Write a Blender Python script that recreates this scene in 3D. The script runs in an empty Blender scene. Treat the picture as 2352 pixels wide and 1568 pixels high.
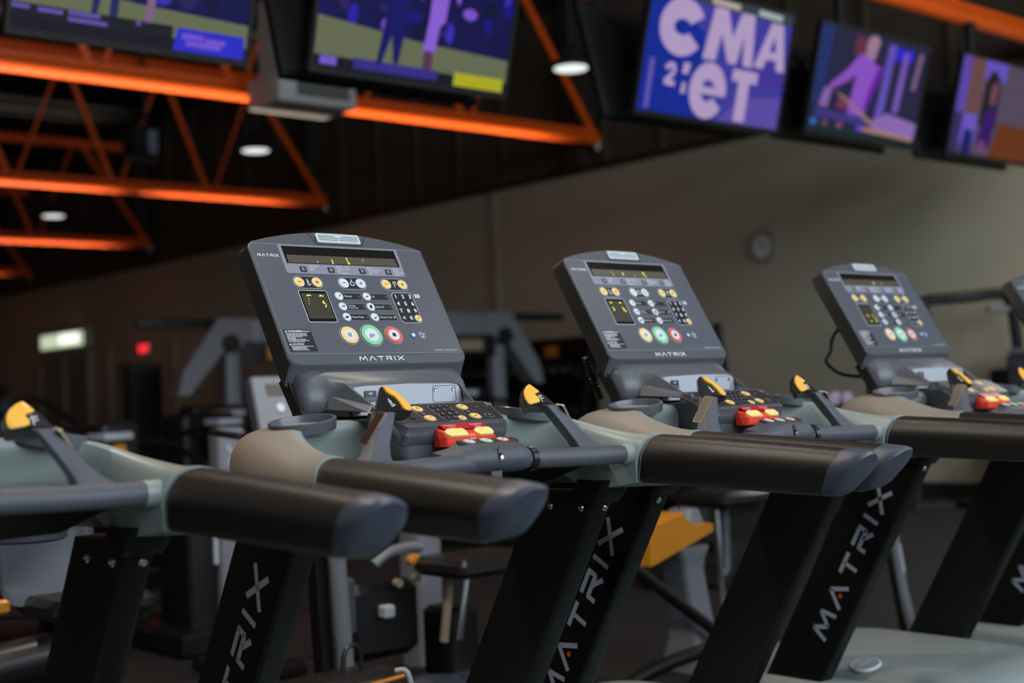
import bpy, bmesh, math, random
from mathutils import Vector, Matrix
random.seed(7)
S = bpy.context.scene
COL = S.collection

# ------------------------------------------------------------------ camera
F_PX = 3138.2406610454273
YAW, PITCH, ROLL = -0.71857792, 0.038884, -0.04031455
CAM_POS = Vector((-1.96577081, -2.77467097, 1.23255011))
cy, sy, cp, sp, cr, sr = (math.cos(YAW), math.sin(YAW), math.cos(PITCH), math.sin(PITCH), math.cos(ROLL), math.sin(ROLL))
_r = Vector((cy, sy, 0)); _f0 = Vector((-sy, cy, 0)); _z = Vector((0, 0, 1))
_fw = _f0 * cp + _z * sp
_up = _z * cp - _f0 * sp
_r2 = _r * cr + _up * sr
_up2 = _up * cr - _r * sr
cam_data = bpy.data.cameras.new('camera')
cam = bpy.data.objects.new('camera', cam_data)
COL.objects.link(cam)
m = Matrix((( _r2.x, _up2.x, -_fw.x, CAM_POS.x), (_r2.y, _up2.y, -_fw.y, CAM_POS.y), (_r2.z, _up2.z, -_fw.z, CAM_POS.z), (0, 0, 0, 1)))
cam.matrix_world = m
cam_data.sensor_width = 36.0
cam_data.lens = 36.0 * F_PX / 2352.0
cam_data.clip_start = 0.05
cam_data.clip_end = 200
cam_data.dof.use_dof = True
cam_data.dof.focus_distance = 3.36
cam_data.dof.aperture_fstop = 1.85
cam_data.dof.aperture_blades = 0
S.camera = cam

# ------------------------------------------------------------------ world, exposure, daylight
W = bpy.data.worlds.new('world'); S.world = W
W.use_nodes = True
W.node_tree.nodes['Background'].inputs[0].default_value = (0.60, 0.72, 0.92, 1)
W.node_tree.nodes['Background'].inputs[1].default_value = 0.6
S.view_settings.view_transform = 'Standard'
S.view_settings.look = 'None'
S.view_settings.exposure = 0.0
S.view_settings.gamma = 1.0
S.view_settings.use_curve_mapping = False
S.cycles.use_denoising = True
S.cycles.max_bounces = 6
S.cycles.diffuse_bounces = 3
S.cycles.glossy_bounces = 3
S.cycles.sample_clamp_indirect = 4.0


def area(name, loc, direction, sx, sy_, watts, color):
    L = bpy.data.lights.new(name, 'AREA')
    L.shape = 'RECTANGLE'; L.size = sx; L.size_y = sy_; L.energy = watts; L.color = color
    o = bpy.data.objects.new(name, L); COL.objects.link(o)
    o.location = loc
    o.rotation_euler = Vector(direction).to_track_quat('-Z', 'Y').to_euler()
    return o


# daylight coming in through the glazed front of the room (behind the camera)
area('daylight', (2.9, -6.75, 4.1), (-0.02, 1, -0.30), 11.5, 3.9, 900, (0.78, 0.89, 1.0))
ADDED_LAMP_W = 14.0   # each lamp added out of view over the treadmills
ADDED_WARM_W = 85.0  # lamps added out of view for warm light from above
ADDED_UPLIGHT_W = 6.5   # per metre of added floor strip


# ------------------------------------------------------------------ materials
def lin(c):
    return tuple(((v / 255.0) / 12.92 if v / 255.0 <= 0.04045 else ((v / 255.0 + 0.055) / 1.055) ** 2.4) for v in c)


def mat(name, rgb, rough=0.5, metal=0.0, spec=0.5, noise=0.0, nscale=60.0, bump=0.0, bscale=900.0, emit=None, estr=0.0, coat=0.0, rvar=0.0):
    M = bpy.data.materials.new(name); M.use_nodes = True
    nt = M.node_tree; b = nt.nodes['Principled BSDF']
    c = (*rgb, 1)
    b.inputs['Base Color'].default_value = c
    b.inputs['Roughness'].default_value = rough
    b.inputs['Metallic'].default_value = metal
    b.inputs['Specular IOR Level'].default_value = spec
    b.inputs['Coat Weight'].default_value = coat
    tc = nt.nodes.new('ShaderNodeTexCoord')
    if noise or rvar:
        n = nt.nodes.new('ShaderNodeTexNoise'); n.inputs['Scale'].default_value = nscale; n.inputs['Detail'].default_value = 4
        nt.links.new(tc.outputs['Object'], n.inputs['Vector'])
        if noise:
            mx = nt.nodes.new('ShaderNodeMixRGB'); mx.blend_type = 'MIX'
            mx.inputs[1].default_value = (*[max(0, v * (1 - noise)) for v in rgb], 1)
            mx.inputs[2].default_value = (*[min(1, v * (1 + noise)) for v in rgb], 1)
            nt.links.new(n.outputs['Fac'], mx.inputs[0]); nt.links.new(mx.outputs[0], b.inputs['Base Color'])
        if rvar:
            mr = nt.nodes.new('ShaderNodeMapRange')
            mr.inputs['To Min'].default_value = max(0, rough - rvar); mr.inputs['To Max'].default_value = min(1, rough + rvar)
            nt.links.new(n.outputs['Fac'], mr.inputs['Value']); nt.links.new(mr.outputs[0], b.inputs['Roughness'])
    if bump:
        n2 = nt.nodes.new('ShaderNodeTexNoise'); n2.inputs['Scale'].default_value = bscale; n2.inputs['Detail'].default_value = 2
        nt.links.new(tc.outputs['Object'], n2.inputs['Vector'])
        bp = nt.nodes.new('ShaderNodeBump'); bp.inputs['Strength'].default_value = bump; bp.inputs['Distance'].default_value = 0.001
        nt.links.new(n2.outputs['Fac'], bp.inputs['Height']); nt.links.new(bp.outputs['Normal'], b.inputs['Normal'])
    if emit:
        b.inputs['Emission Color'].default_value = (*emit, 1); b.inputs['Emission Strength'].default_value = estr
    return M


M_SHELL = mat('console_grey_plastic', (0.066, 0.071, 0.080), 0.42, noise=0.06, bump=0.12, bscale=700)
M_OVER = mat('overlay_film', (0.075, 0.080, 0.098), 0.38, noise=0.05, nscale=900, bump=0.05, bscale=1500)
M_READ = mat('readout_grey_print', (0.22, 0.22, 0.27), 0.40)
M_WIN = mat('black_window', (0.012, 0.011, 0.010), 0.12)
M_LED_OFF = mat('led_panel_off', (0.075, 0.062, 0.040), 0.35, noise=0.2, nscale=500)
M_LED = mat('led_lit', (0.5, 0.5, 0.05), 0.5, emit=(0.70, 0.78, 0.05), estr=0.8)
M_WHITE = mat('white_print', (0.72, 0.74, 0.78), 0.45)
M_DIMWHITE = mat('dim_white_print', (0.36, 0.37, 0.41), 0.5)
M_BLACK = mat('black_print', (0.012, 0.012, 0.014), 0.35)
M_BTN_W = mat('white_key', (0.62, 0.64, 0.68), 0.4)
M_BTN_Y = mat('yellow_key', (0.84, 0.56, 0.17), 0.42)
M_BTN_G = mat('green_key', (0.20, 0.58, 0.28), 0.42)
M_BTN_R = mat('red_key', (0.70, 0.10, 0.05), 0.42)
M_BTN_B = mat('blue_key', (0.05, 0.09, 0.22), 0.4)
M_KEY = mat('black_key', (0.018, 0.018, 0.021), 0.30)
M_KEYRING = mat('key_outline', (0.25, 0.26, 0.29), 0.4)
M_VENT = mat('vent_grille', (0.52, 0.60, 0.60), 0.45)
M_NECK = mat('neck_grey_plastic', (0.085, 0.092, 0.105), 0.42, noise=0.05, bump=0.15, bscale=700)
M_SHELF = mat('reading_rack_grey', (0.36, 0.38, 0.42), 0.38, noise=0.03, bump=0.06, bscale=900)
M_POD = mat('keypad_grey_plastic', (0.055, 0.058, 0.066), 0.42, bump=0.12, bscale=700)
M_PODTOP = mat('keypad_film', (0.024, 0.025, 0.030), 0.36)
M_DASH = mat('grey_green_plastic', (0.235, 0.272, 0.255), 0.40, noise=0.05, bump=0.15, bscale=650, rvar=0.05)
M_BRONZE = mat('bronze_grey_shell', (0.28, 0.243, 0.20), 0.38, noise=0.08, nscale=300, bump=0.25, bscale=600)
M_CUP = mat('cup_ring_plastic', (0.085, 0.092, 0.105), 0.30)
M_RAIL = mat('rail_rubber', (0.0150, 0.0122, 0.0092), 0.42, spec=0.38, noise=0.12, nscale=300, bump=0.25, bscale=500)
M_CAP = mat('rail_cap_plastic', (0.060, 0.070, 0.095), 0.42, bump=0.3, bscale=600)
M_BAR = mat('speckled_grip_rubber', (0.062, 0.067, 0.082), 0.38, noise=0.35, nscale=700, bump=0.9, bscale=700)
M_UP = mat('upright_black_paint', (0.0034, 0.0037, 0.0034), 0.42, spec=0.3, noise=0.1, bump=0.12, bscale=600)
M_UPLOGO = mat('upright_grey_print', (0.27, 0.31, 0.38), 0.45)
M_STEEL = mat('screw_steel', (0.55, 0.53, 0.50), 0.22, metal=1.0)
M_GOLD = mat('sensor_trim', (0.34, 0.27, 0.20), 0.45, metal=1.0)
M_SENSOR = mat('sensor_plate', (0.045, 0.026, 0.016), 0.28, spec=0.3)
M_HEAD = mat('toggle_housing_black', (0.012, 0.012, 0.013), 0.25)
M_ORANGE = mat('orange_toggle', (0.86, 0.43, 0.05), 0.35)
M_RED = mat('red_plastic', (0.72, 0.045, 0.018), 0.30)
M_DKRED = mat('dark_red_label', (0.42, 0.010, 0.018), 0.4)
M_PALEY = mat('pale_yellow_pad', (0.88, 0.66, 0.22), 0.4)
M_COVER = mat('motor_cover_grey', (0.22, 0.25, 0.24), 0.42, noise=0.05, bump=0.2, bscale=500)
M_BELT = mat('belt_black', (0.012, 0.012, 0.012), 0.6, bump=0.3, bscale=300)
M_SIDE = mat('console_side_black', (0.010, 0.010, 0.0105), 0.4, bump=0.1, bscale=700)
M_OLIVE = mat('pod_olive_film', (0.060, 0.056, 0.036), 0.22)


# ------------------------------------------------------------------ mesh builder
class MB:
    def __init__(self):
        self.v = []; self.f = []; self.mi = []; self.sm = []; self.mats = []

    def _m(self, material):
        if material not in self.mats: self.mats.append(material)
        return self.mats.index(material)

    def add(self, verts, faces, material, smooth=False):
        o = len(self.v); i = self._m(material)
        self.v += [tuple(p) for p in verts]
        for f in faces:
            self.f.append([o + k for k in f]); self.mi.append(i); self.sm.append(smooth)

    def loft(self, secs, material, closed=True, cap0=True, cap1=True, smooth=True):
        n = len(secs[0]); vs = [p for s in secs for p in s]; fs = []
        for a in range(len(secs) - 1):
            for k in range(n if closed else n - 1):
                j = (k + 1) % n
                fs.append([a * n + k, a * n + j, (a + 1) * n + j, (a + 1) * n + k])
        if cap0: fs.append(list(range(n))[::-1])
        if cap1: fs.append([(len(secs) - 1) * n + k for k in range(n)])
        self.add(vs, fs, material, smooth)

    def box(self, c, s, material, rot=None, bev=0.0):
        hx, hy, hz = s[0] / 2, s[1] / 2, s[2] / 2
        if bev:
            b = min(bev, hx * .9, hy * .9, hz * .9)
            pl = rrect(hx, hy, b, 3)
            pi = rrect(hx - b * .7, hy - b * .7, b * .6, 3)
            secs = [[(x, y, -hz) for x, y in pi], [(x, y, -hz + b * .7) for x, y in pl], [(x, y, hz - b * .7) for x, y in pl], [(x, y, hz) for x, y in pi]]
            vs = [[Vector(p) for p in s_] for s_ in secs]
            secs = [[((rot @ p) if rot else p) + Vector(c) for p in s_] for s_ in vs]
            self.loft(secs, material); return
        vs = [Vector((x * hx, y * hy, z * hz)) for x in (-1, 1) for y in (-1, 1) for z in (-1, 1)]
        vs = [((rot @ p) if rot else p) + Vector(c) for p in vs]
        self.add(vs, [(0, 1, 3, 2), (4, 6, 7, 5), (0, 4, 5, 1), (2, 3, 7, 6), (0, 2, 6, 4), (1, 5, 7, 3)], material)

    def bar(self, a, b, w, h, material, up=(0, 0, 1)):
        a, b = Vector(a), Vector(b); d = (b - a)
        L = d.length; d.normalize()
        s = d.cross(Vector(up))
        if s.length < 1e-4: s = d.cross(Vector((0, 1, 0)))
        s.normalize(); u = s.cross(d)
        R = Matrix((s, d, u)).transposed()
        self.box((a + b) / 2, (w, L, h), material, R)

    def tube(self, path, rad, material, seg=14, caps=True, squash=1.0):
        P = [Vector(p) for p in path]; n = len(P)
        rr = rad if isinstance(rad, (list, tuple)) else [rad] * n
        t = [((P[min(i + 1, n - 1)] - P[max(i - 1, 0)]).normalized()) for i in range(n)]
        u = t[0].cross(Vector((0, 0, 1)))
        if u.length < 1e-3: u = t[0].cross(Vector((0, 1, 0)))
        u.normalize(); secs = []
        for i in range(n):
            u = (u - t[i] * u.dot(t[i])).normalized(); w = t[i].cross(u)
            secs.append([P[i] + (u * math.cos(2 * math.pi * k / seg) + w * math.sin(2 * math.pi * k / seg) * squash) * rr[i] for k in range(seg)])
        self.loft(secs, material, True, caps, caps)

    def prism(self, pts, fr, w0, w1, material, smooth=False, cap0=True):
        n = len(pts)
        vs = [fr(a, b, w0) for a, b in pts] + [fr(a, b, w1) for a, b in pts]
        fs = [[k, (k + 1) % n, n + (k + 1) % n, n + k] for k in range(n)]
        fs.append([n + k for k in range(n)])
        if cap0: fs.append(list(range(n))[::-1])
        self.add(vs, fs, material, smooth)

    def flat(self, pts, fr, w, material):
        self.add([fr(a, b, w) for a, b in pts], [list(range(len(pts)))], material)

    def ring(self, c, r0, r1, fr, w, material, seg=28, squash=1.0):
        vs = []
        for r in (r0, r1):
            vs += [fr(c[0] + r * math.cos(2 * math.pi * k / seg), c[1] + r * squash * math.sin(2 * math.pi * k / seg), w) for k in range(seg)]
        self.add(vs, [[k, (k + 1) % seg, seg + (k + 1) % seg, seg + k][::-1] for k in range(seg)], material)

    def disc(self, c, r, fr, w0, w1, material, seg=28, dome=0.0):
        self.prism([(c[0] + r * math.cos(2 * math.pi * k / seg), c[1] + r * math.sin(2 * math.pi * k / seg)) for k in range(seg)], fr, w0, w1, material)

    def outline(self, pts, fr, w, t, material):
        # thin closed line following pts (inwards)
        n = len(pts); cx = sum(p[0] for p in pts) / n; cy_ = sum(p[1] for p in pts) / n
        inner = []
        for i in range(n):
            a, b, c = Vector(pts[i - 1]), Vector(pts[i]), Vector(pts[(i + 1) % n])
            e = (c - a); nrm = Vector((-e.y, e.x))
            if nrm.length < 1e-9: nrm = Vector((cx, cy_)) - b
            nrm.normalize()
            if nrm.dot(Vector((cx, cy_)) - b) < 0: nrm = -nrm
            inner.append(b + nrm * t)
        vs = [fr(a, b, w) for a, b in pts] + [fr(p.x, p.y, w) for p in inner]
        self.add(vs, [[k, (k + 1) % n, n + (k + 1) % n, n + k] for k in range(n)], material)

    def text(self, s, c, size, fr, w, material, align='CENTER', sx=1.0, shear=0.0, bold=0.0):
        vs, fs = glyphs(s, align, bold)
        self.add([fr(c[0] + (x + shear * y) * size * sx, c[1] + y * size, w) for x, y in vs], fs, material)

    def strokes(self, lines, fr, w, t, material):
        for a, b in lines:
            a, b = Vector(a), Vector(b); d = (b - a)
            if d.length < 1e-9: continue
            d.normalize(); n = Vector((-d.y, d.x)) * t / 2
            self.flat([a + n, a - n, b - n, b + n], fr, w, material)

    def build(self, name, parent=None, sharp=38, loc=None):
        me = bpy.data.meshes.new(name)
        me.from_pydata([tuple(p) for p in self.v], [], self.f)
        for mm in self.mats: me.materials.append(mm)
        me.polygons.foreach_set('material_index', self.mi)
        me.polygons.foreach_set('use_smooth', self.sm)
        me.update()
        bm = bmesh.new(); bm.from_mesh(me)
        bmesh.ops.recalc_face_normals(bm, faces=[f for f in bm.faces if True])
        bm.to_mesh(me); bm.free()
        if any(self.sm): me.set_sharp_from_angle(angle=math.radians(sharp))
        o = bpy.data.objects.new(name, me); COL.objects.link(o)
        if parent is not None: o.parent = parent
        if loc is not None: o.location = loc
        return o


_gl = {}


def glyphs(s, align='CENTER', bold=0.0):
    key = (s, align, bold)
    if key in _gl: return _gl[key]
    cu = bpy.data.curves.new('glyph', 'FONT'); cu.body = s; cu.size = 1.0; cu.align_x = align; cu.align_y = 'CENTER'
    cu.offset = bold
    cu.resolution_u = 3
    o = bpy.data.objects.new('glyph', cu); COL.objects.link(o)
    dg = bpy.context.evaluated_depsgraph_get()
    me = bpy.data.meshes.new_from_object(o.evaluated_get(dg))
    vs = [(v.co.x, v.co.y) for v in me.vertices]; fs = [list(p.vertices) for p in me.polygons]
    bpy.data.objects.remove(o); bpy.data.meshes.remove(me); bpy.data.curves.remove(cu)
    _gl[key] = (vs, fs)
    return vs, fs


def rrect(hx, hy, r, n=4, c=(0, 0)):
    out = []
    for qx, qy, a0 in ((1, 1, 0), (-1, 1, 90), (-1, -1, 180), (1, -1, 270)):
        for k in range(n + 1):
            a = math.radians(a0 + 90 * k / n)
            out.append((c[0] + qx * (hx - r) + r * math.cos(a), c[1] + qy * (hy - r) + r * math.sin(a)))
    return out


def circ(r, n=20, c=(0, 0)):
    return [(c[0] + r * math.cos(2 * math.pi * k / n), c[1] + r * math.sin(2 * math.pi * k / n)) for k in range(n)]


def frame(o, ux, uy, flip=False):
    o, ux, uy = Vector(o), Vector(ux).normalized(), Vector(uy)
    uy = (uy - ux * uy.dot(ux)).normalized(); n = ux.cross(uy)
    if flip: n = -n
    return lambda a, b, w=0.0: o + ux * a + uy * b + n * w


def smooth_path(pts, k=6):
    P = [Vector(p) for p in pts]; out = []
    for i in range(len(P) - 1):
        p0, p1, p2, p3 = P[max(i - 1, 0)], P[i], P[i + 1], P[min(i + 2, len(P) - 1)]
        for j in range(k):
            t = j / k
            out.append(0.5 * ((2 * p1) + (p2 - p0) * t + (2 * p0 - 5 * p1 + 4 * p2 - p3) * t * t + (3 * p1 - p0 - 3 * p2 + p3) * t ** 3))
    out.append(P[-1])
    return out


def tag(o, label=None, cat=None, group=None, kind=None):
    if label: o['label'] = label
    if cat: o['category'] = cat
    if group: o['group'] = group
    if kind: o['kind'] = kind
    return o


def empty(name, loc=(0, 0, 0), rz=0.0):
    o = bpy.data.objects.new(name, None); COL.objects.link(o)
    o.location = loc; o.rotation_euler = (0, 0, rz); o.empty_display_size = 0.1
    return o


def copy_tree(o, parent=None):
    c = o.copy(); COL.objects.link(c)
    if parent is not None: c.parent = parent
    for ch in list(o.children): copy_tree(ch, c)
    return c


# ------------------------------------------------------------------ room shell
M_WALL = mat('painted_wall', (0.49, 0.45, 0.325), 0.75, noise=0.06, nscale=3, bump=0.1, bscale=120)
M_FLOOR = mat('black_rubber_floor', (0.016, 0.015, 0.0145), 0.62, noise=0.25, nscale=220, bump=0.2, bscale=300)
M_DECK = mat('dark_roof_deck', (0.085, 0.062, 0.040), 0.8, noise=0.35, nscale=2.5)
XW, YB, YF, XL, ZC = 10.6, 38.0, -7.0, -7.0, 7.0
def slab(name, c, s, m_, label=None):
    mb = MB(); mb.box(c, s, m_); o = mb.build(name); tag(o, None, None, None, 'structure'); return o
slab('floor', ((XW + XL) / 2, (YB + YF) / 2, -.05), (XW - XL, YB - YF, .1), M_FLOOR)
M_CEIL = mat('dark_roof_underside', (0.006, 0.0045, 0.0035), 0.9, noise=0.35, nscale=2.5)
slab('ceiling', ((XW + XL) / 2, (YB + YF) / 2, ZC + .05), (XW - XL, YB - YF, .1), M_CEIL)
slab('wall_right', (XW + .1, (YB + YF) / 2, 2.06), (.2, YB - YF, 4.12), M_WALL)
slab('wall_right', (XW + .1, (YB + YF) / 2, 5.56), (.2, YB - YF, 2.88), M_DECK)
slab('wall_back', ((XW + XL) / 2, YB + .1, ZC / 2), (XW - XL, .2, ZC), M_WALL)
slab('wall_left', (XL - .1, (YB + 1.2) / 2, ZC / 2), (.2, YB - 1.2, ZC), M_WALL)
slab('wall_left', (XL - .1, -4.0 - .75, ZC / 2), (.2, 1.5+3, ZC), M_WALL)
# glazed front behind the camera: sill, header and mullions
M_MULL = mat('window_frame_dark', (0.03, 0.03, 0.032), 0.5)
slab('wall_front', ((XW + XL) / 2, YF + .1, 1.0), (XW - XL, .2, 2.0), M_WALL)
slab('wall_front', ((XW + XL) / 2, YF + .1, 6.65), (XW - XL, .2, .7), M_WALL)
for k in range(5):
    x0 = XL + (XW - XL) * k / 5; x1 = XL + (XW - XL) * (k + 1) / 5
    mb = MB()
    for x in (x0 + .04, x1 - .04): mb.box((x, YF + .1, 4.15), (.08, .12, 4.3), M_MULL)
    for z in (2.04, 4.1, 6.26): mb.box(((x0 + x1) / 2, YF + .1, z), (x1 - x0 - .16, .12, .08), M_MULL)
    tag(mb.build('window_%d' % (k + 1)), None, None, None, 'structure')

# ------------------------------------------------------------------ treadmill
LOGO = []
_x = 0.0
for _w, _l in ((1.85, [((0, 0), (.28, 1)), ((.28, 1), (.92, .22)), ((.92, .22), (1.57, 1)), ((1.57, 1), (1.85, 0))]),
               (1.6, [((0, 0), (.82, 1)), ((.82, 1), (1.6, 0))]),
               (1.5, [((0, .9), (1.5, .9)), ((.75, .9), (.75, 0))]),
               (1.5, [((.1, 0), (.1, .55)), ((0, .9), (1.35, .9)), ((1.35, 1), (1.35, .42)), ((.1, .47), (1.4, .47)), ((.75, .47), (1.45, 0))]),
               (.25, [((.12, 0), (.12, 1))]),
               (1.6, [((0, 0), (1.6, 1)), ((0, 1), (1.6, 0))])):
    LOGO += [((a[0] + _x, a[1]), (b[0] + _x, b[1])) for a, b in _l]
    _x += _w + .58
LOGO_W = _x - .58


def logo(mb, fr, w, x0, y0, h, width, material, t=0.2, lift=0.0):
    k = width / LOGO_W
    for a, b in LOGO:
        A = Vector((x0 + a[0] * k, y0 + a[1] * h)); B = Vector((x0 + b[0] * k, y0 + b[1] * h))
        d = (B - A).normalized(); n = Vector((-d.y, d.x)) * t * h / 2
        q = [A + n, A - n, B - n, B + n]
        if lift: mb.prism(q, fr, w, w + lift, material, cap0=False)
        else: mb.flat(q, fr, w, material)


fr_face = frame((0, 0, 1.393), (1, 0, 0), (0, .508, .861))
fr_kp = frame((0, -.3, 1.187), (1, 0, 0), (0, .9099, .4149))


def con_outline(ins=0.0, vb=-.085, r=.03):
    hw = .268 - ins; c = .004; vb += ins; out = []
    r = max(r - ins * .3, .012)
    for k in range(6):
        a = math.radians(180 + 90 * k / 5); out.append((c - hw + r + r * math.cos(a), vb + r + r * math.sin(a)))
    for k in range(6):
        a = math.radians(270 + 90 * k / 5); out.append((c + hw - r + r * math.cos(a), vb + r + r * math.sin(a)))
    out.append((c + hw, .10)); out.append((c + hw, .258 - ins))
    out.append((c + hw - .004, .270 - ins)); out.append((c + hw - .016, .281 - ins))
    for k in range(1, 10):
        u = (hw - .016) * (1 - 2 * k / 10); out.append((c + u, .281 - ins + .039 * (1 - (u / (hw - .016)) ** 2)))
    out.append((c - hw + .016, .281 - ins)); out.append((c - hw + .004, .270 - ins))
    out.append((c - hw, .258 - ins)); out.append((c - hw, .10))
    return out


PROG = [(-.054, .117, 'Manual'), (-.054, .0855, 'Training\nWorkouts'), (-.054, .054, 'Heart Rate'), (.030, .117, '5K'), (.030, .0855, 'Sprint 8'), (.030, .054, 'Fitness Test')]


def key_button(name, parent, c, r, fr, face, edge=None, h=.0022, ink=None, mark=None, ring=None, seg=24):
    """round key: edge ring, domed top and a printed mark"""
    mb = MB()
    e = edge or face
    mb.disc(c, r, fr, .0006, h * .7, e, seg)
    mb.prism([(c[0] + r * .9 * math.cos(2 * math.pi * k / seg), c[1] + r * .9 * math.sin(2 * math.pi * k / seg)) for k in range(seg)], fr, h * .7, h, face)
    if ring: mb.ring(c, r, r * 1.13, fr, .0009, ring, seg)
    if mark: mark(mb, fr, c, r, h + .0004, ink)
    return mb.build(name, parent)


def mk_minus(mb, fr, c, r, w, ink): mb.flat([(c[0] - r * .38, c[1] - r * .06), (c[0] + r * .38, c[1] - r * .06), (c[0] + r * .38, c[1] + r * .06), (c[0] - r * .38, c[1] + r * .06)], fr, w, ink)


def mk_plus(mb, fr, c, r, w, ink):
    mk_minus(mb, fr, c, r, w, ink)
    mb.flat([(c[0] - r * .06, c[1] - r * .38), (c[0] + r * .06, c[1] - r * .38), (c[0] + r * .06, c[1] + r * .38), (c[0] - r * .06, c[1] + r * .38)], fr, w + .0001, ink)


def mk_check(mb, fr, c, r, w, ink): mb.strokes([((c[0] - r * .35, c[1]), (c[0] - r * .08, c[1] - r * .28)), ((c[0] - r * .1, c[1] - r * .3), (c[0] + r * .4, c[1] + r * .35))], fr, w, r * .13, ink)


def mk_txt(s, k=1.3, bold=0.0):
    return lambda mb, fr, c, r, w, ink: mb.text(s, c, r * k, fr, w, ink, bold=bold)


def mk_wedge(kind):
    def g(mb, fr, c, r, w, ink):
        P = [[(-.45, -.35), (.45, .1), (.45, .4)], [(-.5, -.2), (.0, .15), (.5, .2), (.5, -.05), (0, -.1)], [(-.5, -.3), (.1, -.3), (.5, .0), (.2, .2), (-.5, -.05)],
             [(-.5, -.1), (0, .1), (.5, .2), (.1, -.2)], [(-.3, -.4), (.3, -.4), (.3, .4), (-.1, .4), (-.3, .2)], [(-.5, -.4), (.2, -.4), (.5, .4), (.2, 0)]][kind]
        mb.flat([(c[0] + x * r, c[1] + y * r) for x, y in P], fr, w, ink)
    return g


def mk_arrow(up):
    def g(mb, fr, c, r, w, ink):
        s = 1 if up else -1
        mb.strokes([((c[0] - r * .35, c[1] - s * r * .05), (c[0], c[1] + s * r * .35)), ((c[0] + r * .35, c[1] - s * r * .05), (c[0], c[1] + s * r * .35))], fr, w, r * .14, ink)
    return g


def mk_pause(mb, fr, c, r, w, ink):
    for s in (-.22, .22):
        mb.flat([(c[0] + (s - .08) * r, c[1] - r * .42), (c[0] + (s + .08) * r, c[1] - r * .42), (c[0] + (s + .08) * r, c[1] + r * .42), (c[0] + (s - .08) * r, c[1] + r * .42)], fr, w, ink)


def mk_sq(mb, fr, c, r, w, ink): mb.flat([(c[0] + x * r * .32, c[1] + y * r * .32) for x, y in ((-1, -1), (1, -1), (1, 1), (-1, 1))], fr, w, ink)


def mk_fan(mb, fr, c, r, w, ink):
    for k in range(3):
        a = math.radians(120 * k + 20)
        mb.flat([(c[0] + r * .15 * math.cos(a), c[1] + r * .15 * math.sin(a)), (c[0] + r * .7 * math.cos(a - .35), c[1] + r * .7 * math.sin(a - .35)), (c[0] + r * .8 * math.cos(a + .25), c[1] + r * .8 * math.sin(a + .25)), (c[0] + r * .5 * math.cos(a + .6), c[1] + r * .5 * math.sin(a + .6))], fr, w, ink)


def walker(mb, fr, c, s, w, ink, run=False):
    """small printed figure of a walker (or runner)"""
    mb.flat(circ(.13 * s, 10, (c[0] - .05 * s, c[1] + .78 * s)), fr, w, ink)
    L = [((-.05, .62), (.0, .05)), ((0, .05), (-.28, -.55)), ((0, .05), (.25, -.25)), ((.25, -.25), (.15, -.65)), ((-.03, .5), (.3, .22)), ((-.03, .5), (-.3, .1))]
    if run: L = [((-.1, .6), (.05, .05)), ((.05, .05), (-.15, -.35)), ((-.15, -.35), (-.05, -.8)), ((.05, .05), (.45, -.05)), ((.45, -.05), (.7, .2)), ((-.08, .5), (.3, .45)), ((-.08, .5), (-.4, .3)), ((.25, .75), (.6, .75)), ((.3, .6), (.7, .6))]
    else: L += [((-.3, -.85), (.5, -.6)), ((.5, -.6), (.55, -.3))]
    mb.strokes([((c[0] + a[0] * s, c[1] + a[1] * s), (c[0] + b[0] * s, c[1] + b[1] * s)) for a, b in L], fr, w, .13 * s, ink)


def mirror_pts(pts): return [(-a, b) for a, b in pts]


def lit_digits(parent, dots, mdots, prog):
    """the lit segments of the two read-outs; differ from treadmill to treadmill"""
    mb = MB()
    for (u0, v0), (u1, v1) in dots:
        if (u0, v0) == (u1, v1): mb.flat(circ(.0018, 8, (u0, v0)), fr_face, .0022, M_LED)
        else: mb.strokes([((u0, v0), (u1, v1))], fr_face, .0022, .0026, M_LED)
    for u, v, r in mdots: mb.flat(circ(r * .72, 8, (u, v)), fr_face, .0022, M_LED)
    if prog is not None:
        u, v, _ = PROG[prog]; mb.flat(circ(.0022, 8, (u + .061, v)), fr_face, .0024, M_LED)
    return mb.build('lit_digits', parent)


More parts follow.
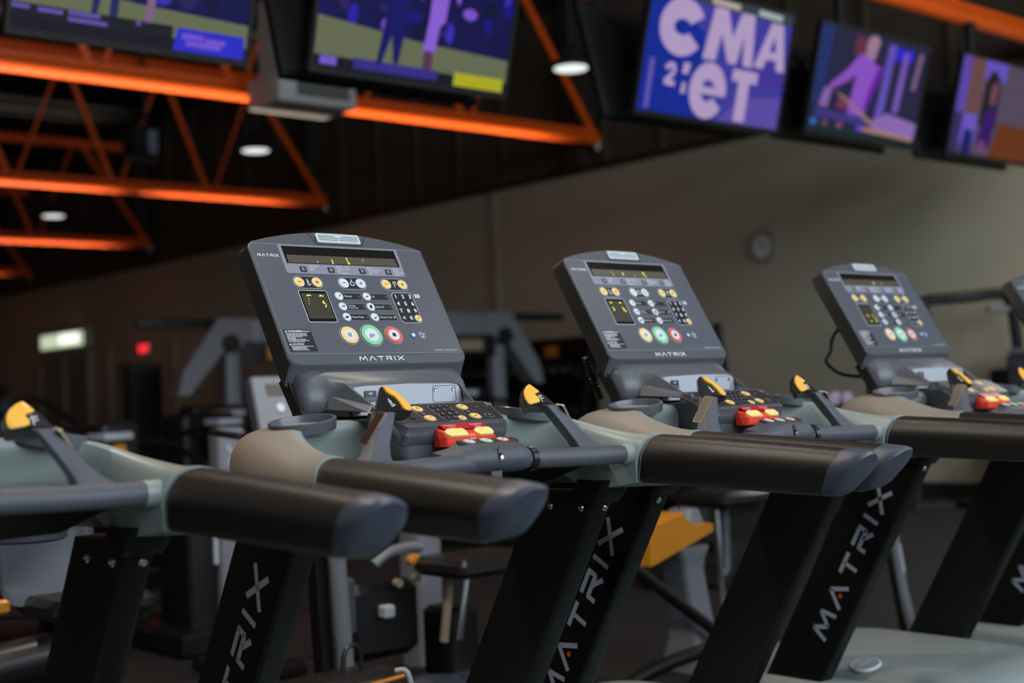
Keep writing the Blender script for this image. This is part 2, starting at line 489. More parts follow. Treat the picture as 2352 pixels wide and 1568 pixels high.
def make_treadmill():
    root = empty('treadmill')
    # ---- console shell
    mb = MB()
    secs = []
    for w, ins, vb in ((0.0, .003, -.085), (-.0025, .0006, -.085), (-.006, 0, -.086), (-.030, -.001, -.100), (-.050, -.004, -.116), (-.058, .004, -.124), (-.066, .018, -.128), (-.09, .08, -.10)):
        secs.append([fr_face(u, v, w) for u, v in con_outline(ins, vb)])
    mb.loft(secs, M_SHELL)
    si = mb._m(M_SIDE)
    for i, f in enumerate(mb.f):
        if len(f) == 4:
            xs = [mb.v[k][0] for k in f]; zs = [mb.v[k][2] for k in f]; ys = [mb.v[k][1] for k in f]
            if (max(xs) < -.255 or max(xs) > .27 and min(xs) > .255) and max(ys) - min(ys) + max(zs) - min(zs) > .02 and f[0] >= 29 and f[2] < 29 * 6: mb.mi[i] = si
    con = mb.build('console', root, 30)
    # thin bright lip, seams
    mb = MB()
    ov = rrect(.2615, .162, .006, 3, (.0055, .110))
    mb.prism(ov, fr_face, 0.0, .0008, M_OVER, cap0=False)
    mb.outline(rrect(.2630, .1635, .007, 3, (.0055, .110)), fr_face, .0010, .0012, M_KEYRING)
    mb.flat([(.2655, .270), (.2685, .270), (.2685, -.05), (.2655, -.05)], fr_face, .0011, M_BLACK)
    mb.flat([(-.179, .2715), (-.180, .190), (-.175, .184), (.177, .184), (.182, .190), (.1845, .2715)], fr_face, .0012, M_READ)
    # small printed blocks under the read-out
    for i, (u, rows) in enumerate(((-.129, ('Heart Rate', 'Incline', 'METs')), (-.047, ('Distance / Climb', 'Calories / Hour', 'Pace', 'Average Pace')), (.048, ('Elapsed', 'Time Remaining', 'Time of Day', 'Laps')), (.130, ('Speed', 'Incline', 'Heart Rate', 'Watts')))):
        mb.flat([(u - .009, .189), (u + .009, .189), (u + .009, .205), (u - .009, .205)], fr_face, .0016, M_BLACK)
        mb.outline([(u - .0105, .1875), (u + .0105, .1875), (u + .0105, .2065), (u - .0105, .2065)], fr_face, .0016, .0009, M_KEYRING)
        for dv in (-.0025, .0025): mb.flat([(u - .004, .1975 + dv - .0008), (u + .004, .1975 + dv - .0008), (u + .004, .1975 + dv + .0008), (u - .004, .1975 + dv + .0008)], fr_face, .0020, M_WHITE)
        for k, s in enumerate(rows):
            mb.text(s, (u + .018, .2075 - k * .0062), .0062, fr_face, .0016, M_WHITE, 'LEFT')
            mb.flat(circ(.0009, 6, (u + .0152, .2075 - k * .0062)), fr_face, .0016, M_BLACK)
    # plus / minus capsules
    for u, ic in ((-.1295, 'w'), (.0015, 't'), (.1325, 'r')):
        mb.flat(rrect(.043, .0195, .0195, 8, (u, .1575)), fr_face, .0012, M_KEYRING)
        mb.flat(rrect(.0405, .0172, .0172, 8, (u, .1575)), fr_face, .0015, M_BLACK)
        if ic == 't':
            mb.ring((u, .1565), .0048, .0068, fr_face, .0019, M_WHITE, 18); mb.strokes([((u, .1635), (u, .168)), ((u - .003, .168), (u + .003, .168))], fr_face, .0019, .0016, M_WHITE)
        else: walker(mb, fr_face, (u, .157), .0115, .0019, M_WHITE, ic == 'r')
    # programme name plates
    for k, (u, v, s) in enumerate(PROG):
        mb.flat([(u, v - .0095), (u + .0665, v - .0095), (u + .0665, v + .0085), (u + .064, v + .0095), (u, v + .0095)], fr_face, .0014, M_BLACK)
        mb.outline([(u, v - .0105), (u + .0675, v - .0105), (u + .0675, v + .0095), (u + .065, v + .0105), (u, v + .0105)], fr_face, .0012, .001, M_KEYRING)
        lines = s.split('\n')
        for j, t in enumerate(lines): mb.text(t, (u + .016, v + (.0035 if len(lines) > 1 and j == 0 else (-.0035 if len(lines) > 1 else 0))), .0078 if len(lines) == 1 else .0066, fr_face, .0018, M_WHITE, 'LEFT')
        mb.flat(circ(.0013, 6, (u + .061, v)), fr_face, .0018, M_DIMWHITE)
    # key pad field
    mb.flat(rrect(.0335, .0475, .013, 5, (.143, .085)), fr_face, .0012, M_BTN_W)
    mb.flat(rrect(.0322, .0462, .012, 5, (.143, .085)), fr_face, .0014, M_BLACK)
    mb.flat([(.183, .117), (.200, .117), (.200, .128), (.183, .128)], fr_face, .0013, M_BTN_W)
    mb.text('FM', (.1915, .1225), .0085, fr_face, .0017, M_OVER)
    # warning sticker
    mb.flat([(-.2495, -.0455), (-.1735, -.0455), (-.1735, .0170), (-.2495, .0170)], fr_face, .0013, M_BLACK)
    for cx_, cy_, s, tx in ((-.244, .0115, '', ''), (-.244, -.0255, '', '')):
        mb.flat([(cx_ - .003, cy_ - .0025), (cx_ + .003, cy_ - .0025), (cx_, cy_ + .003)], fr_face, .0017, M_WHITE)
    mb.text('WARNING', (-.239, .0115), .0078, fr_face, .0017, M_WHITE, 'LEFT', bold=.02)
    mb.text('RISK OF PERSONAL INJURY', (-.2115, .0115), .0047, fr_face, .0017, M_WHITE, 'LEFT', sx=.62, bold=.02)
    mb.text('CAUTION', (-.239, -.0255), .0072, fr_face, .0017, M_WHITE, 'LEFT', bold=.02)
    W1 = ['KEEP HANDS CLEAR OF ALL MOVING PARTS', 'TO AVOID INJURY STAND ON SIDE RAILS', 'BEFORE STARTING OR STOPPING THE BELT', 'READ THE MANUAL BEFORE USE', 'HOLD HANDRAIL', 'STOP EXERCISING IF YOU FEEL FAINT', 'ATTACH SAFETY KEY TO YOUR CLOTHING', 'DO NOT WEAR LOOSE CLOTHES']
    for k, s in enumerate(W1): mb.text(s, (-.246, .0055 - .0034 * k), .0036, fr_face, .0017, M_WHITE, 'LEFT', sx=.82, bold=.02)
    W2 = ['HEART RATE READINGS MAY BE INACCURATE', 'OVER EXERCISING MAY RESULT', 'IN SERIOUS INJURY OR DEATH', 'IF YOU FEEL FAINT STOP AT ONCE']
    for k, s in enumerate(W2): mb.text(s, (-.243, -.0315 - .0034 * k), .0036, fr_face, .0017, M_WHITE, 'LEFT', sx=.82, bold=.02)
    mb.text('1.866.693.4863   www.matrixfitness.com', (.2135, -.0455), .0058, fr_face, .0013, M_WHITE, sx=.78)
    logo(mb, fr_face, .0013, -.2455, .2325, .0085, .059, M_WHITE, .2)
    mb.build('overlay_panel', con)['label'] = 'bluish grey printed control face'
    # raised maker lettering on the lower frame
    mb = MB(); logo(mb, fr_face, .0006, -.064, -.0745, .0125, .1335, M_WHITE, .19, .0012); mb.build('lettering', con)
    # frame seam of the vent cap, vent grille
    mb = MB()
    mb.strokes([((-.077, .3175), (-.060, .279)), ((-.060, .279), (.080, .279)), ((.080, .279), (.100, .3155))], fr_face, .0006, .0016, M_BLACK)
    mb.prism(rrect(.066, .0140, .004, 3, (.0095, .2965)), fr_face, .0, .0020, M_BLACK)
    o1 = rrect(.066, .0142, .004, 3, (.0095, .2965)); n = len(o1)
    o2 = rrect(.0605, .0104, .003, 3, (.0095, .2965))
    mb.loft([[fr_face(a, b, .0005) for a, b in o1], [fr_face(a, b, .005) for a, b in o1], [fr_face(a, b, .005) for a, b in o2], [fr_face(a, b, .002) for a, b in o2]], M_VENT, True, False, False, smooth=False)
    for k in range(4): mb.prism(rrect(.061, .0014, .0008, 1, (.0095, .2890 + k * .0053)), fr_face, .002, .0044, M_VENT)
    mb.prism(rrect(.0014, .011, .001, 1, (.0095, .2965)), fr_face, .002, .0048, M_VENT)
    mb.prism([(-.004, .300), (.023, .300), (.016, .3045), (.003, .3045)], fr_face, .002, .0055, M_VENT)
    mb.build('air_vent', con)['label'] = 'pale slatted air vent'
    # read-out window
    mb = MB()
    mb.prism([(-.1695, .2145), (.1745, .2145), (.1745, .2675), (-.1695, .2675)], fr_face, .0004, .0016, M_WIN)
    mb.flat([(-.1645, .2165), (.1685, .2165), (.1665, .2405), (-.1635, .2405)], fr_face, .0019, M_LED_OFF)
    mb.build('readout_window', con)
    # dot matrix display
    mb = MB()
    mb.prism(rrect(.0415, .0475, .005, 3, (-.127, .0855)), fr_face, .0004, .0014, M_BTN_W)
    mb.prism(rrect(.0400, .0460, .004, 3, (-.127, .0855)), fr_face, .0006, .0016, M_WIN)
    mb.flat([(-.1635, .0485), (-.0905, .0485), (-.0905, .1235), (-.1635, .1235)], fr_face, .0018, M_LED_OFF)
    for k in range(17): mb.flat([(-.1635 + k * .00456 - .0004, .0485), (-.1635 + k * .00456 + .0004, .0485), (-.1635 + k * .00456 + .0004, .1235), (-.1635 + k * .00456 - .0004, .1235)], fr_face, .0020, M_WIN)
    for k in range(17): mb.flat([(-.1635, .0485 + k * .00469 - .0004), (-.0905, .0485 + k * .00469 - .0004), (-.0905, .0485 + k * .00469 + .0004), (-.1635, .0485 + k * .00469 + .0004)], fr_face, .00205, M_WIN)
    mb.build('matrix_display', con)
    # keys of the console
    for u, f in ((-.155, 'Y'), (-.024, 'W'), (.107, 'Y')):
        F = M_BTN_Y if f == 'Y' else M_BTN_W
        key_button('button', con, (u, .1575), .0145, fr_face, F, M_BTN_W, .003, M_BLACK if f == 'W' else M_OLIVE, mk_minus)
        key_button('button', con, (u + .051, .1575), .0145, fr_face, F, M_BTN_W, .003, M_BLACK if f == 'W' else M_OLIVE, mk_plus)
    for k, (u, v, s) in enumerate(PROG): key_button('button', con, (u, v), .0125, fr_face, M_BTN_W, M_DIMWHITE, .003, M_BLACK, mk_wedge(k))
    for r in range(4):
        for c in range(3):
            s = ('123', '456', '789', 'x0k')[r][c]
            p = (.1205 + c * .0225, .1180 - r * .0221)
            if s == 'k': key_button('keypad_key', con, p, .0105, fr_face, M_BTN_Y, M_BTN_W, .003, M_OLIVE, mk_check, None, 18)
            else: key_button('keypad_key', con, p, .0100, fr_face, M_KEY, M_KEY, .0026, M_WHITE, mk_txt('<' if s == 'x' else s, 1.55, .03), M_DIMWHITE, 18)
    for u, r, E_, mk in ((-.067, .0255, M_BTN_Y, mk_pause), (-.001, .031, M_BTN_G, mk_txt('go', .85)), (.067, .0255, M_BTN_R, mk_sq)):
        mb = MB()
        mb.disc((u, 0), r * 1.05, fr_face, .0004, .0012, M_DIMWHITE, 36)
        mb.disc((u, 0), r * .98, fr_face, .0006, .0022, M_BLACK, 36)
        mb.disc((u, 0), r * .94, fr_face, .0008, .0030, E_, 36)
        mb.disc((u, 0), r * .62, fr_face, .0008, .0036, M_BTN_W, 36)
        mk(mb, fr_face, (u, 0), r * .62 if mk is not mk_pause else r * .55, .0041, M_BLACK)
        mb.build('button', con)
    key_button('button', con, (.128, 0), .0100, fr_face, M_BTN_B, M_BTN_B, .0025, M_BTN_W, lambda mb, fr, c, r, w, ink: mb.flat(circ(r * .55, 14, c), fr, w, ink))
    key_button('button', con, (.1565, 0), .0100, fr_face, M_BTN_B, M_BTN_W, .0025, M_WHITE, mk_fan)

    # ---- neck
    A = [(-.030, 1.311), (-.048, 1.300), (-.065, 1.281), (-.076, 1.256), (-.080, 1.236), (-.077, 1.215), (-.060, 1.200), (-.04, 1.193), (-.005, 1.185), (.0, 1.25), (.0, 1.31)]
    B = [(-.030, 1.311), (-.062, 1.299), (-.100, 1.284), (-.130, 1.270), (-.134, 1.264), (-.134, 1.215), (-.132, 1.196), (-.04, 1.190), (-.005, 1.185), (.0, 1.25), (.0, 1.31)]
    def prof(P, k, cz=1.238, cy_=-.03): return [(cy_ + (y - cy_) * k, cz + (z - cz) * k) for y, z in P]
    secs = []
    mixp = lambda t: [(a[0] * (1 - t) + b[0] * t, a[1] * (1 - t) + b[1] * t) for a, b in zip(A, B)]
    for x, P in ((-.246, prof(A, .62)), (-.240, prof(A, .80)), (-.228, prof(A, .92)), (-.210, A), (-.192, mixp(.08)), (-.178, mixp(.45)), (-.166, B), (0, [(y - (.012 if y < -.09 else 0), z) for y, z in B]), (.160, B), (.178, mixp(.45)), (.192, mixp(.08)), (.210, A), (.228, prof(A, .92)), (.240, prof(A, .80)), (.246, prof(A, .62))):
        secs.append([(x, y, z) for y, z in P])
    mb = MB(); mb.loft(secs, M_NECK)
    mb.loft([[(x, y, z) for x, y in rrect(.215, .045, .03, 4, (0, -.02))] for z in (1.16, 1.205)], M_SHELL)
    mb.prism([(-.258, -.085), (-.250, -.190), (-.240, -.196), (.244, -.196), (.254, -.190), (.262, -.085)], fr_face, -.074, -.040, M_SIDE)
    neck = mb.build('console_neck', root, 45)
    # reading rack: light back plate, side cheeks, tray
    fr_sh = frame((0, -.1475, 1.236), (1, 0, 0), (0, 0.05, 1))
    mb = MB()
    pts = [(-.162, -.038), (.158, -.038), (.158, .012), (.150, .026), (.130, .0305), (0, .0335), (-.135, .0305), (-.156, .028), (-.163, .018)]
    mb.prism(pts, fr_sh, -.006, 0, M_SHELF)
    mb.outline(rrect(.036, .0205, .006, 4, (.1055, .006)), fr_sh, .0006, .0012, M_BLACK)
    rack = mb.build('reading_rack', neck)
    for sgn in (-1, 1):
        mb = MB()
        T1, T2, T3, B1, B3 = (.189, -.072, 1.250), (.167, -.130, 1.269), (.152, -.205, 1.221), (.202, -.075, 1.216), (.176, -.220, 1.207)
        T4, B4 = (.166, -.25, 1.216), (.17, -.26, 1.19)
        q = lambda p, dx=0.0, dz=0.0: (sgn * (p[0] - dx), p[1], p[2] + dz)
        V = [q(T1), q(T2), q(T3), q(B1), q(B3), q(T4), q(B4), q(T1, .01), q(T2, .006), q(T3, .006), q(B1, .05, -.005), q(B3, .04, -.005), q(T4, .006), q(B4, .04)]
        mb.add(V, [(0, 1, 2), (0, 2, 4, 3), (2, 5, 6, 4), (7, 8, 9), (7, 9, 11, 10), (9, 12, 13, 11), (0, 1, 8, 7), (1, 2, 9, 8), (2, 5, 12, 9), (3, 4, 11, 10), (4, 6, 13, 11), (5, 6, 13, 12), (0, 3, 10, 7)], M_NECK)
        mb.build('rack_cheek', neck)
    mb = MB()
    mb.prism(rrect(.0165, .0115, .002, 2, (-.115, .0075)), fr_sh, .0, .0030, M_BLACK)
    mb.prism(rrect(.0150, .0045, .001, 2, (-.115, -.001)), fr_sh, .0, .0055, M_SHELL)
    mb.strokes([((-.122, .0125), (-.109, .0125)), ((-.116, .0125), (-.113, .0155)), ((-.118, .0125), (-.114, .0095))], fr_sh, .0034, .0012, M_WHITE)
    mb.build('usb_cover', neck)
    for u in (.078, .133):
        mb = MB(); mb.disc((u, .016), .0045, fr_sh, 0, .0008, M_BLACK, 14); mb.disc((u, .0150), .0026, fr_sh, .0, .0016, M_STEEL, 10); mb.build('screw', neck)

    # ---- lower key pad
    mb = MB()
    def kp_out(e, w):
        P = []
        for cx_, cy_, a0 in ((.165 + e, .082 + e, 0), (-.165 - e, .082 + e, 90), (-.145 - e, -.034 - e, 180), (.145 + e, -.034 - e, 270)):
            r = .014
            sx, sy_ = (1 if cx_ > 0 else -1), (1 if cy_ > 0 else -1)
            for k in range(5):
                a = math.radians(a0 + 22.5 * k); P.append(fr_kp(cx_ - sx * r + r * math.cos(a), cy_ - sy_ * r + r * math.sin(a), w))
        return P
    mb.loft([kp_out(.002, -.055), kp_out(.008, -.046), kp_out(.008, -.022), kp_out(.007, -.0205), kp_out(.004, -.003), kp_out(-.001, 0)], M_POD)
    # pedestal under it
    mb.loft([[(x, y, z) for x, y in rrect(hx, hy, .02, 4, (0, yc))] for z, hx, hy, yc in ((1.085, .135, .10, -.215), (1.15, .160, .115, -.205), (1.19, .185, .10, -.175))], M_SHELL)
    pod = mb.build('lower_keypad', root, 35)
    mb = MB()
    film = [(-.160, .074), (-.147, -.020), (-.138, -.0285), (.138, -.0285), (.147, -.020), (.166, .066), (.160, .076), (-.155, .076)]
    mb.prism(film, fr_kp, 0, .0006, M_PODTOP, cap0=False)
    mb.outline(film, fr_kp, .0009, .0011, M_KEYRING)
    for a, u in ((-.0615, 'v'), (.072, 'c')):
        P = [(a + .017 * math.cos(t), .049 + .016 * math.sin(t)) for t in [math.pi * k / 8 for k in range(9)]] + [(a + .017 * math.cos(t), -.003 + .016 * math.sin(t)) for t in [math.pi + math.pi * k / 8 for k in range(9)]]
        mb.outline(P, fr_kp, .0010, .001, M_KEYRING); mb.flat(P, fr_kp, .0008, M_BLACK)
        mb.outline(rrect(.004, .004, .001, 1, (a, .023)), fr_kp, .0014, .0014, M_DIMWHITE)
    mb.outline(rrect(.033, .044, .012, 4, (.007, .0215)), fr_kp, .0010, .001, M_KEYRING)
    mb.strokes([((.112, .047), (.118, .050)), ((.118, .050), (.116, .046)), ((.116, .046), (.122, .049))], fr_kp, .001, .0012, M_DIMWHITE)
    mb.build('keypad_film', pod)
    for a in (-.0615, .072):
        for b, mk in ((.049, mk_plus if a < 0 else mk_arrow(True)), (-.003, mk_minus if a < 0 else mk_arrow(False))):
            key_button('button', pod, (a, b), .0135, fr_kp, M_BTN_Y, M_BTN_Y, .0034, M_BLACK, mk, M_KEYRING)
    for r in range(4):
        for c in range(3):
            s = ('123', '456', '789', '<0k')[r][c]; p = (-.013 + c * .020, .054 - r * .0215)
            if s == 'k': key_button('keypad_key', pod, p, .0105, fr_kp, M_BTN_Y, M_BTN_Y, .0034, M_BLACK, mk_check, M_KEYRING, 18)
            else: key_button('keypad_key', pod, p, .0092, fr_kp, M_KEY, M_KEY, .0034, M_DIMWHITE, mk_txt(s, 1.2), M_KEYRING, 18)
    key_button('button', pod, (.117, -.001), .0105, fr_kp, M_KEY, M_KEY, .0024, M_DIMWHITE, lambda mb, fr, c, r, w, ink: mb.ring(c, r * .3, r * .45, fr, w, ink, 12), M_BTN_G)
    key_button('button', pod, (-.106, .003), .0085, fr_kp, M_KEY, M_KEY, .0024, M_DIMWHITE, mk_txt('<', 1.0))

    # ---- emergency stop
    mb = MB()
    es = [(1.122, .0735, .026, -.350), (1.143, .0735, .026, -.350), (1.147, .0725, .025, -.350), (1.156, .0700, .0205, -.347), (1.158, .067, .018, -.346)]
    mb.loft([[(x, y, z + (.006 * (y + .35) / .026 if z > 1.145 else 0)) for x, y in rrect(hx, hy, .008, 3, (.0005, yc))] for z, hx, hy, yc in es], M_RED)
    stop = mb.build('emergency_stop', root, 30)
    stop['label'] = 'red emergency stop with two pale yellow pads'
    fr_es = frame((0, -.3672, 1.1528), (1, 0, 0), (0, .80, .60))
    for x0, x1 in ((-.068, -.008), (.017, .069)):
        mb = MB()
        mb.prism([(x0 + .008, -.012), (x1 - (0.006 if x1 > 0 else 0), -.012), (x1, -.004), (x1, .006), (x1 - .004, .0135), (x0 + .012, .0135), (x0, .006), (x0, -.004)], fr_es, -.005, .0012, M_PALEY)
        mb.build('push_pad', stop)
    mb = MB()
    fr_et = frame((0, -.3420, 1.1650), (1, 0, 0), (0, .88, .47))
    mb.flat([(-.060, -.012), (.066, -.012), (.066, .014), (-.060, .014)], fr_et, .0012, M_DKRED)
    for x in (-.033, .042):
        mb.text('Emergency', (x, .005), .0082, fr_et, .0018, M_WHITE, sx=.95); mb.text('Stop', (x, -.005), .0088, fr_et, .0018, M_WHITE)
    mb.build('printed_label', stop)
    mb = MB()
    mb.loft([[(.003 + k * s, y, z) for k, s in ((-1, .008), (1, .008), (1, .012), (-1, .012))][:2] + [(.003 + k * s, y + .03, z + .012) for k, s in ((1, .010), (-1, .010))] for y, z, s_ in ((-.378, 1.134, 0), (-.373, 1.149, 0))], M_RED, smooth=False)
    mb.build('magnet_key', stop)

    # ---- cross bar
    mb = MB()
    mb.tube(smooth_path([(-.388, -.467, 1.0795), (-.25, -.464, 1.082), (-.11, -.458, 1.086), (0, -.452, 1.088), (.11, -.458, 1.086), (.25, -.464, 1.082), (.388, -.467, 1.0795)], 5), .0228, M_BAR, 24)
    P0 = [(-.476, 1.076), (-.482, 1.092), (-.478, 1.108), (-.466, 1.119), (-.452, 1.126), (-.442, 1.1275), (-.413, 1.1355), (-.400, 1.124), (-.400, 1.080), (-.425, 1.062), (-.455, 1.061)]
    cc = (-.452, 1.088)
    def pp(k, kz=1.0): return [(cc[0] + (y - cc[0]) * k, cc[1] + (z - cc[1]) * (k if z < 1.088 else k * kz)) for y, z in P0]
    secs = [[(x, y, z) for y, z in P] for x, P in ((-.150, pp(.74, .75)), (-.105, pp(.86, .80)), (-.078, pp(.97, .95)), (-.060, P0), (.060, P0), (.080, pp(.98, .95)), (.092, pp(.88, .80)))]
    mb.loft(secs, M_BAR)
    bar = mb.build('cross_bar', root, 40)
    fr_pod = frame((0, -.427, 1.1325), (1, 0, 0), (0, .965, .26))
    mb = MB()
    mb.prism(rrect(.084, .0145, .008, 4, (.004, 0)), fr_pod, -.004, .0008, M_OLIVE)
    mb.build('switch_film', bar)
    for u, c_ in ((-.050, M_BTN_B), (-.001, M_BTN_G), (.047, M_BTN_R)):
        mb = MB()
        mb.disc((u, 0), .0155, fr_pod, .0004, .0012, c_ if c_ is not M_BTN_B else M_UPLOGO, 24); mb.disc((u, 0), .0118, fr_pod, .0004, .0022, M_BTN_W, 24)
        (mk_sq if c_ is M_BTN_R else mk_txt('go' if c_ is M_BTN_G else 'on', .9))(mb, fr_pod, (u, 0), .009, .0027, M_BLACK)
        mb.build('button', bar)
    mb = MB()
    for k in range(4): mb.tube([(.093 + .0045 * k + .0045 * math.sin(a) * .4, -.4575 + .0262 * math.cos(a), 1.0865 + .0262 * math.sin(a)) for a in [2 * math.pi * j / 24 for j in range(25)]], .0024, M_BLACK, 6)
    mb.tube([(.088, -.432, 1.113), (.083, -.430, 1.122), (.078, -.432, 1.121)], .0016, M_BLACK, 6)
    mb.build('cord_wrap', bar)
    fr_k = frame((-.007, -.4805, 1.104), (1, 0, 0), (0, .12, 1))
    mb = MB()
    mb.prism([(-.006, -.014), (0, -.0185), (.006, -.014), (.0065, -.004), (.003, .010), (0, .0175), (-.003, .010), (-.0065, -.004)], fr_k, -.003, .0008, M_BLACK)
    mb.disc((0.0005, -.008), .0042, fr_k, .0, .005, M_STEEL, 14); mb.disc((0.001, -.001), .0032, fr_k, .0, .006, M_SENSOR, 12)
    mb.build('key_socket', bar)
    mb = MB()
    mb.loft([[(x, y, z) for x, y in rrect(hx, .011, .003, 2, (-.008 + dx, -.458))] for z, hx, dx in ((1.066, .0165, 0), (1.058, .0165, 0), (1.051, .011, .005))], M_BAR, smooth=False)
    mb.build('cord_clip', bar)

    # ---- pivot handles (two, mirrored)
    fr_h = frame((0, -.3747, 1.2043), (1, 0, 0), (0, .69, .72))
    for sg in (1, -1):
        mb = MB()
        secs = []
        for z, hx, hy, cx_, cy_ in ((1.074, .030, .016, .328, -.448), (1.090, .046, .022, .320, -.440), (1.103, .039, .0215, .308, -.428), (1.116, .029, .021, .2985, -.418), (1.141, .0225, .0210, .281, -.402), (1.175, .0215, .0205, .260, -.387), (1.206, .0210, .0200, .240, -.372)):
            secs.append([(sg * x, y, z + (y - cy_) * .12) for x, y in rrect(hx, hy, .008, 4, (cx_, cy_))])
        mb.loft(secs, M_BAR)
        h = mb.build('pivot_handle', root, 40)
        # sensor plate on the outer side
        mb = MB()
        o = Vector((sg * .2835, -.389, 1.1735)); ly = Vector((sg * -.043, .0285, .0655)).normalized(); lx = Vector((0, -1, -.12))
        fr_s = frame(o, lx, ly)
        if (fr_s(0, 0, 1) - o).x * sg < 0: fr_s = frame(o, -lx, ly)
        o = fr_s(0, 0, .0)
        if True:
            mb.prism(rrect(.0146, .0405, .003, 3), fr_s, -.006, .0006, M_GOLD)
            mb.prism(rrect(.0137, .0394, .002, 3), fr_s, -.006, .0010, M_SENSOR)
        mb.build('sensor_plate', h)['label'] = 'dark plate in a thin metal trim'
        if sg > 0:
            H = [(.172, 0), (.174, .025), (.1868, .0475), (.203, .0640), (.2225, .0735), (.2355, .056), (.2485, .036), (.263, .002), (.245, .0055), (.2237, .0066), (.195, .004)]
            Og = [(.2235, .0675), (.2366, .046), (.2355, .0415), (.2178, .0356), (.2165, .031), (.2205, .0195), (.2195, .012), (.2113, .0083), (.184, .0030), (.1785, .006), (.1785, .020), (.1840, .036), (.1917, .0480), (.2075, .0615), (.218, .0675)]
        else:
            H = [(-.166, -.001), (-.1605, .008), (-.1625, .022), (-.168, .041), (-.178, .061), (-.190, .0755), (-.2075, .0800), (-.235, .041), (-.264, .002), (-.242, .003), (-.220, .005), (-.193, .0035)]
            Og = [(-.2052, .0770), (-.1905, .0728), (-.1800, .059), (-.1702, .0388), (-.1645, .0193), (-.1632, .0085), (-.1690, .0015), (-.1793, .0037), (-.1859, .0105), (-.1866, .0276), (-.1912, .0453), (-.2009, .0541), (-.2045, .0619)]
        cx_ = sum(p[0] for p in H) / len(H); cy_ = sum(p[1] for p in H) / len(H)
        sc = lambda P, k, dy=0: [(cx_ + (a - cx_) * k, cy_ + (b - cy_) * k + dy) for a, b in P]
        bulge = fr_h
        mb = MB()
        mb.loft([[fr_h(a, b, w) for a, b in sc(H, k, dy)] for w, k, dy in ((.001, .97, 0), (-.003, 1.0, 0), (-.016, .99, 0), (-.030, .80, -.002), (-.038, .55, -.003))], M_HEAD)
        hd = mb.build('handle_head', h, 30)
        mb = MB()
        c2x = sum(p[0] for p in Og) / len(Og); c2y = sum(p[1] for p in Og) / len(Og)
        s2 = lambda k: [(c2x + (a - c2x) * k, c2y + (b - c2y) * k) for a, b in Og]
        mb.loft([[bulge(a, b, w) for a, b in s2(k)] for w, k in ((0, 1.0), (.004, 1.0), (.0055, .92), (.0058, .6), (.0058, .25))], M_ORANGE)
        walker(mb, fr_h, (.2290, .021) if sg > 0 else (-.2085, .028), .0135, .0022, M_WHITE, sg > 0)
        o_ = mb.build('toggle', h, 30); o_['label'] = 'orange thumb toggle with a white figure'

    # ---- dashboard housing: a U of stations swept from one rail to the other
    ST = [
        [(.418, -.482, 1.010), (.408, -.495, 1.079), (.432, -.511, 1.118), (.475, -.515, 1.126), (.520, -.535, 1.108), (.540, -.56, 1.065), (.515, -.555, 1.000)],
        [(.405, -.42, 1.000), (.402, -.43, 1.075), (.428, -.445, 1.124), (.468, -.445, 1.126), (.512, -.45, 1.112), (.534, -.46, 1.07), (.508, -.46, .995)],
        [(.398, -.345, .995), (.396, -.365, 1.07), (.415, -.370, 1.138), (.455, -.36, 1.138), (.500, -.36, 1.120), (.520, -.36, 1.07), (.495, -.36, .992)],
        [(.392, -.27, 1.020), (.388, -.29, 1.09), (.397, -.300, 1.158), (.437, -.27, 1.157), (.478, -.25, 1.132), (.497, -.24, 1.08), (.47, -.24, 1.00)],
        [(.365, -.22, 1.070), (.365, -.235, 1.115), (.372, -.250, 1.172), (.415, -.19, 1.172), (.452, -.15, 1.148), (.468, -.135, 1.09), (.44, -.14, 1.00)],
        [(.32, -.195, 1.09), (.325, -.21, 1.125), (.330, -.220, 1.178), (.375, -.13, 1.182), (.415, -.06, 1.156), (.430, -.04, 1.09), (.405, -.05, 1.00)],
        [(.255, -.185, 1.095), (.26, -.195, 1.13), (.265, -.205, 1.182), (.305, -.09, 1.186), (.335, .01, 1.160), (.345, .035, 1.09), (.325, .02, 1.00)],
        [(.16, -.18, 1.10), (.16, -.19, 1.135), (.16, -.198, 1.184), (.175, -.08, 1.188), (.19, .05, 1.164), (.195, .075, 1.09), (.185, .06, 1.01)],
        [(0, -.18, 1.10), (0, -.19, 1.135), (0, -.198, 1.184), (0, -.08, 1.188), (0, .055, 1.165), (0, .082, 1.09), (0, .065, 1.01)]]
    full = ST + [[(-x, y, z) for x, y, z in s] for s in ST[-2::-1]]
    # refine along the U
    K = 4; n = len(full[0]); tracks = [smooth_path([s[i] for s in full], K) for i in range(n)]
    secs = []
    for j in range(len(tracks[0])):
        ring = [tracks[i][j] for i in range(n)]
        fine = []
        for i in range(n - 1):
            seg = smooth_path(ring[max(i - 1, 0):min(i + 3, n)], 3)
            k0 = 3 * (i - max(i - 1, 0)); fine += seg[k0:k0 + 3]
        fine.append(ring[-1]); secs.append(fine)
    mb = MB(); mb.loft(secs, M_DASH, True)
    bi = mb._m(M_BRONZE); nr = len(secs[0])
    for i in range((len(secs) - 1) * nr):
        if 7 <= i % nr < nr - 1: mb.mi[i] = bi
    # basin floor and the under-tray
    fl = [(-.395, -.40, 1.070), (-.37, -.25, 1.085), (-.30, -.20, 1.098), (0, -.19, 1.105), (.30, -.20, 1.098), (.37, -.25, 1.085), (.395, -.40, 1.070)]
    lo = [(x * .97, y, z - .07 + (.02 if abs(x) > .33 else 0)) for x, y, z in fl]
    mb.add(fl + [(.20, -.415, 1.088), (-.20, -.415, 1.088)], [list(range(9))], M_DASH, True)
    mb.add([(-.395, -.40, 1.07), (-.2, -.415, 1.088), (.2, -.415, 1.088), (.395, -.40, 1.07), (.34, -.20, 1.0), (0, -.1, 0.985), (-.34, -.20, 1.0)], [list(range(7))], M_UP)
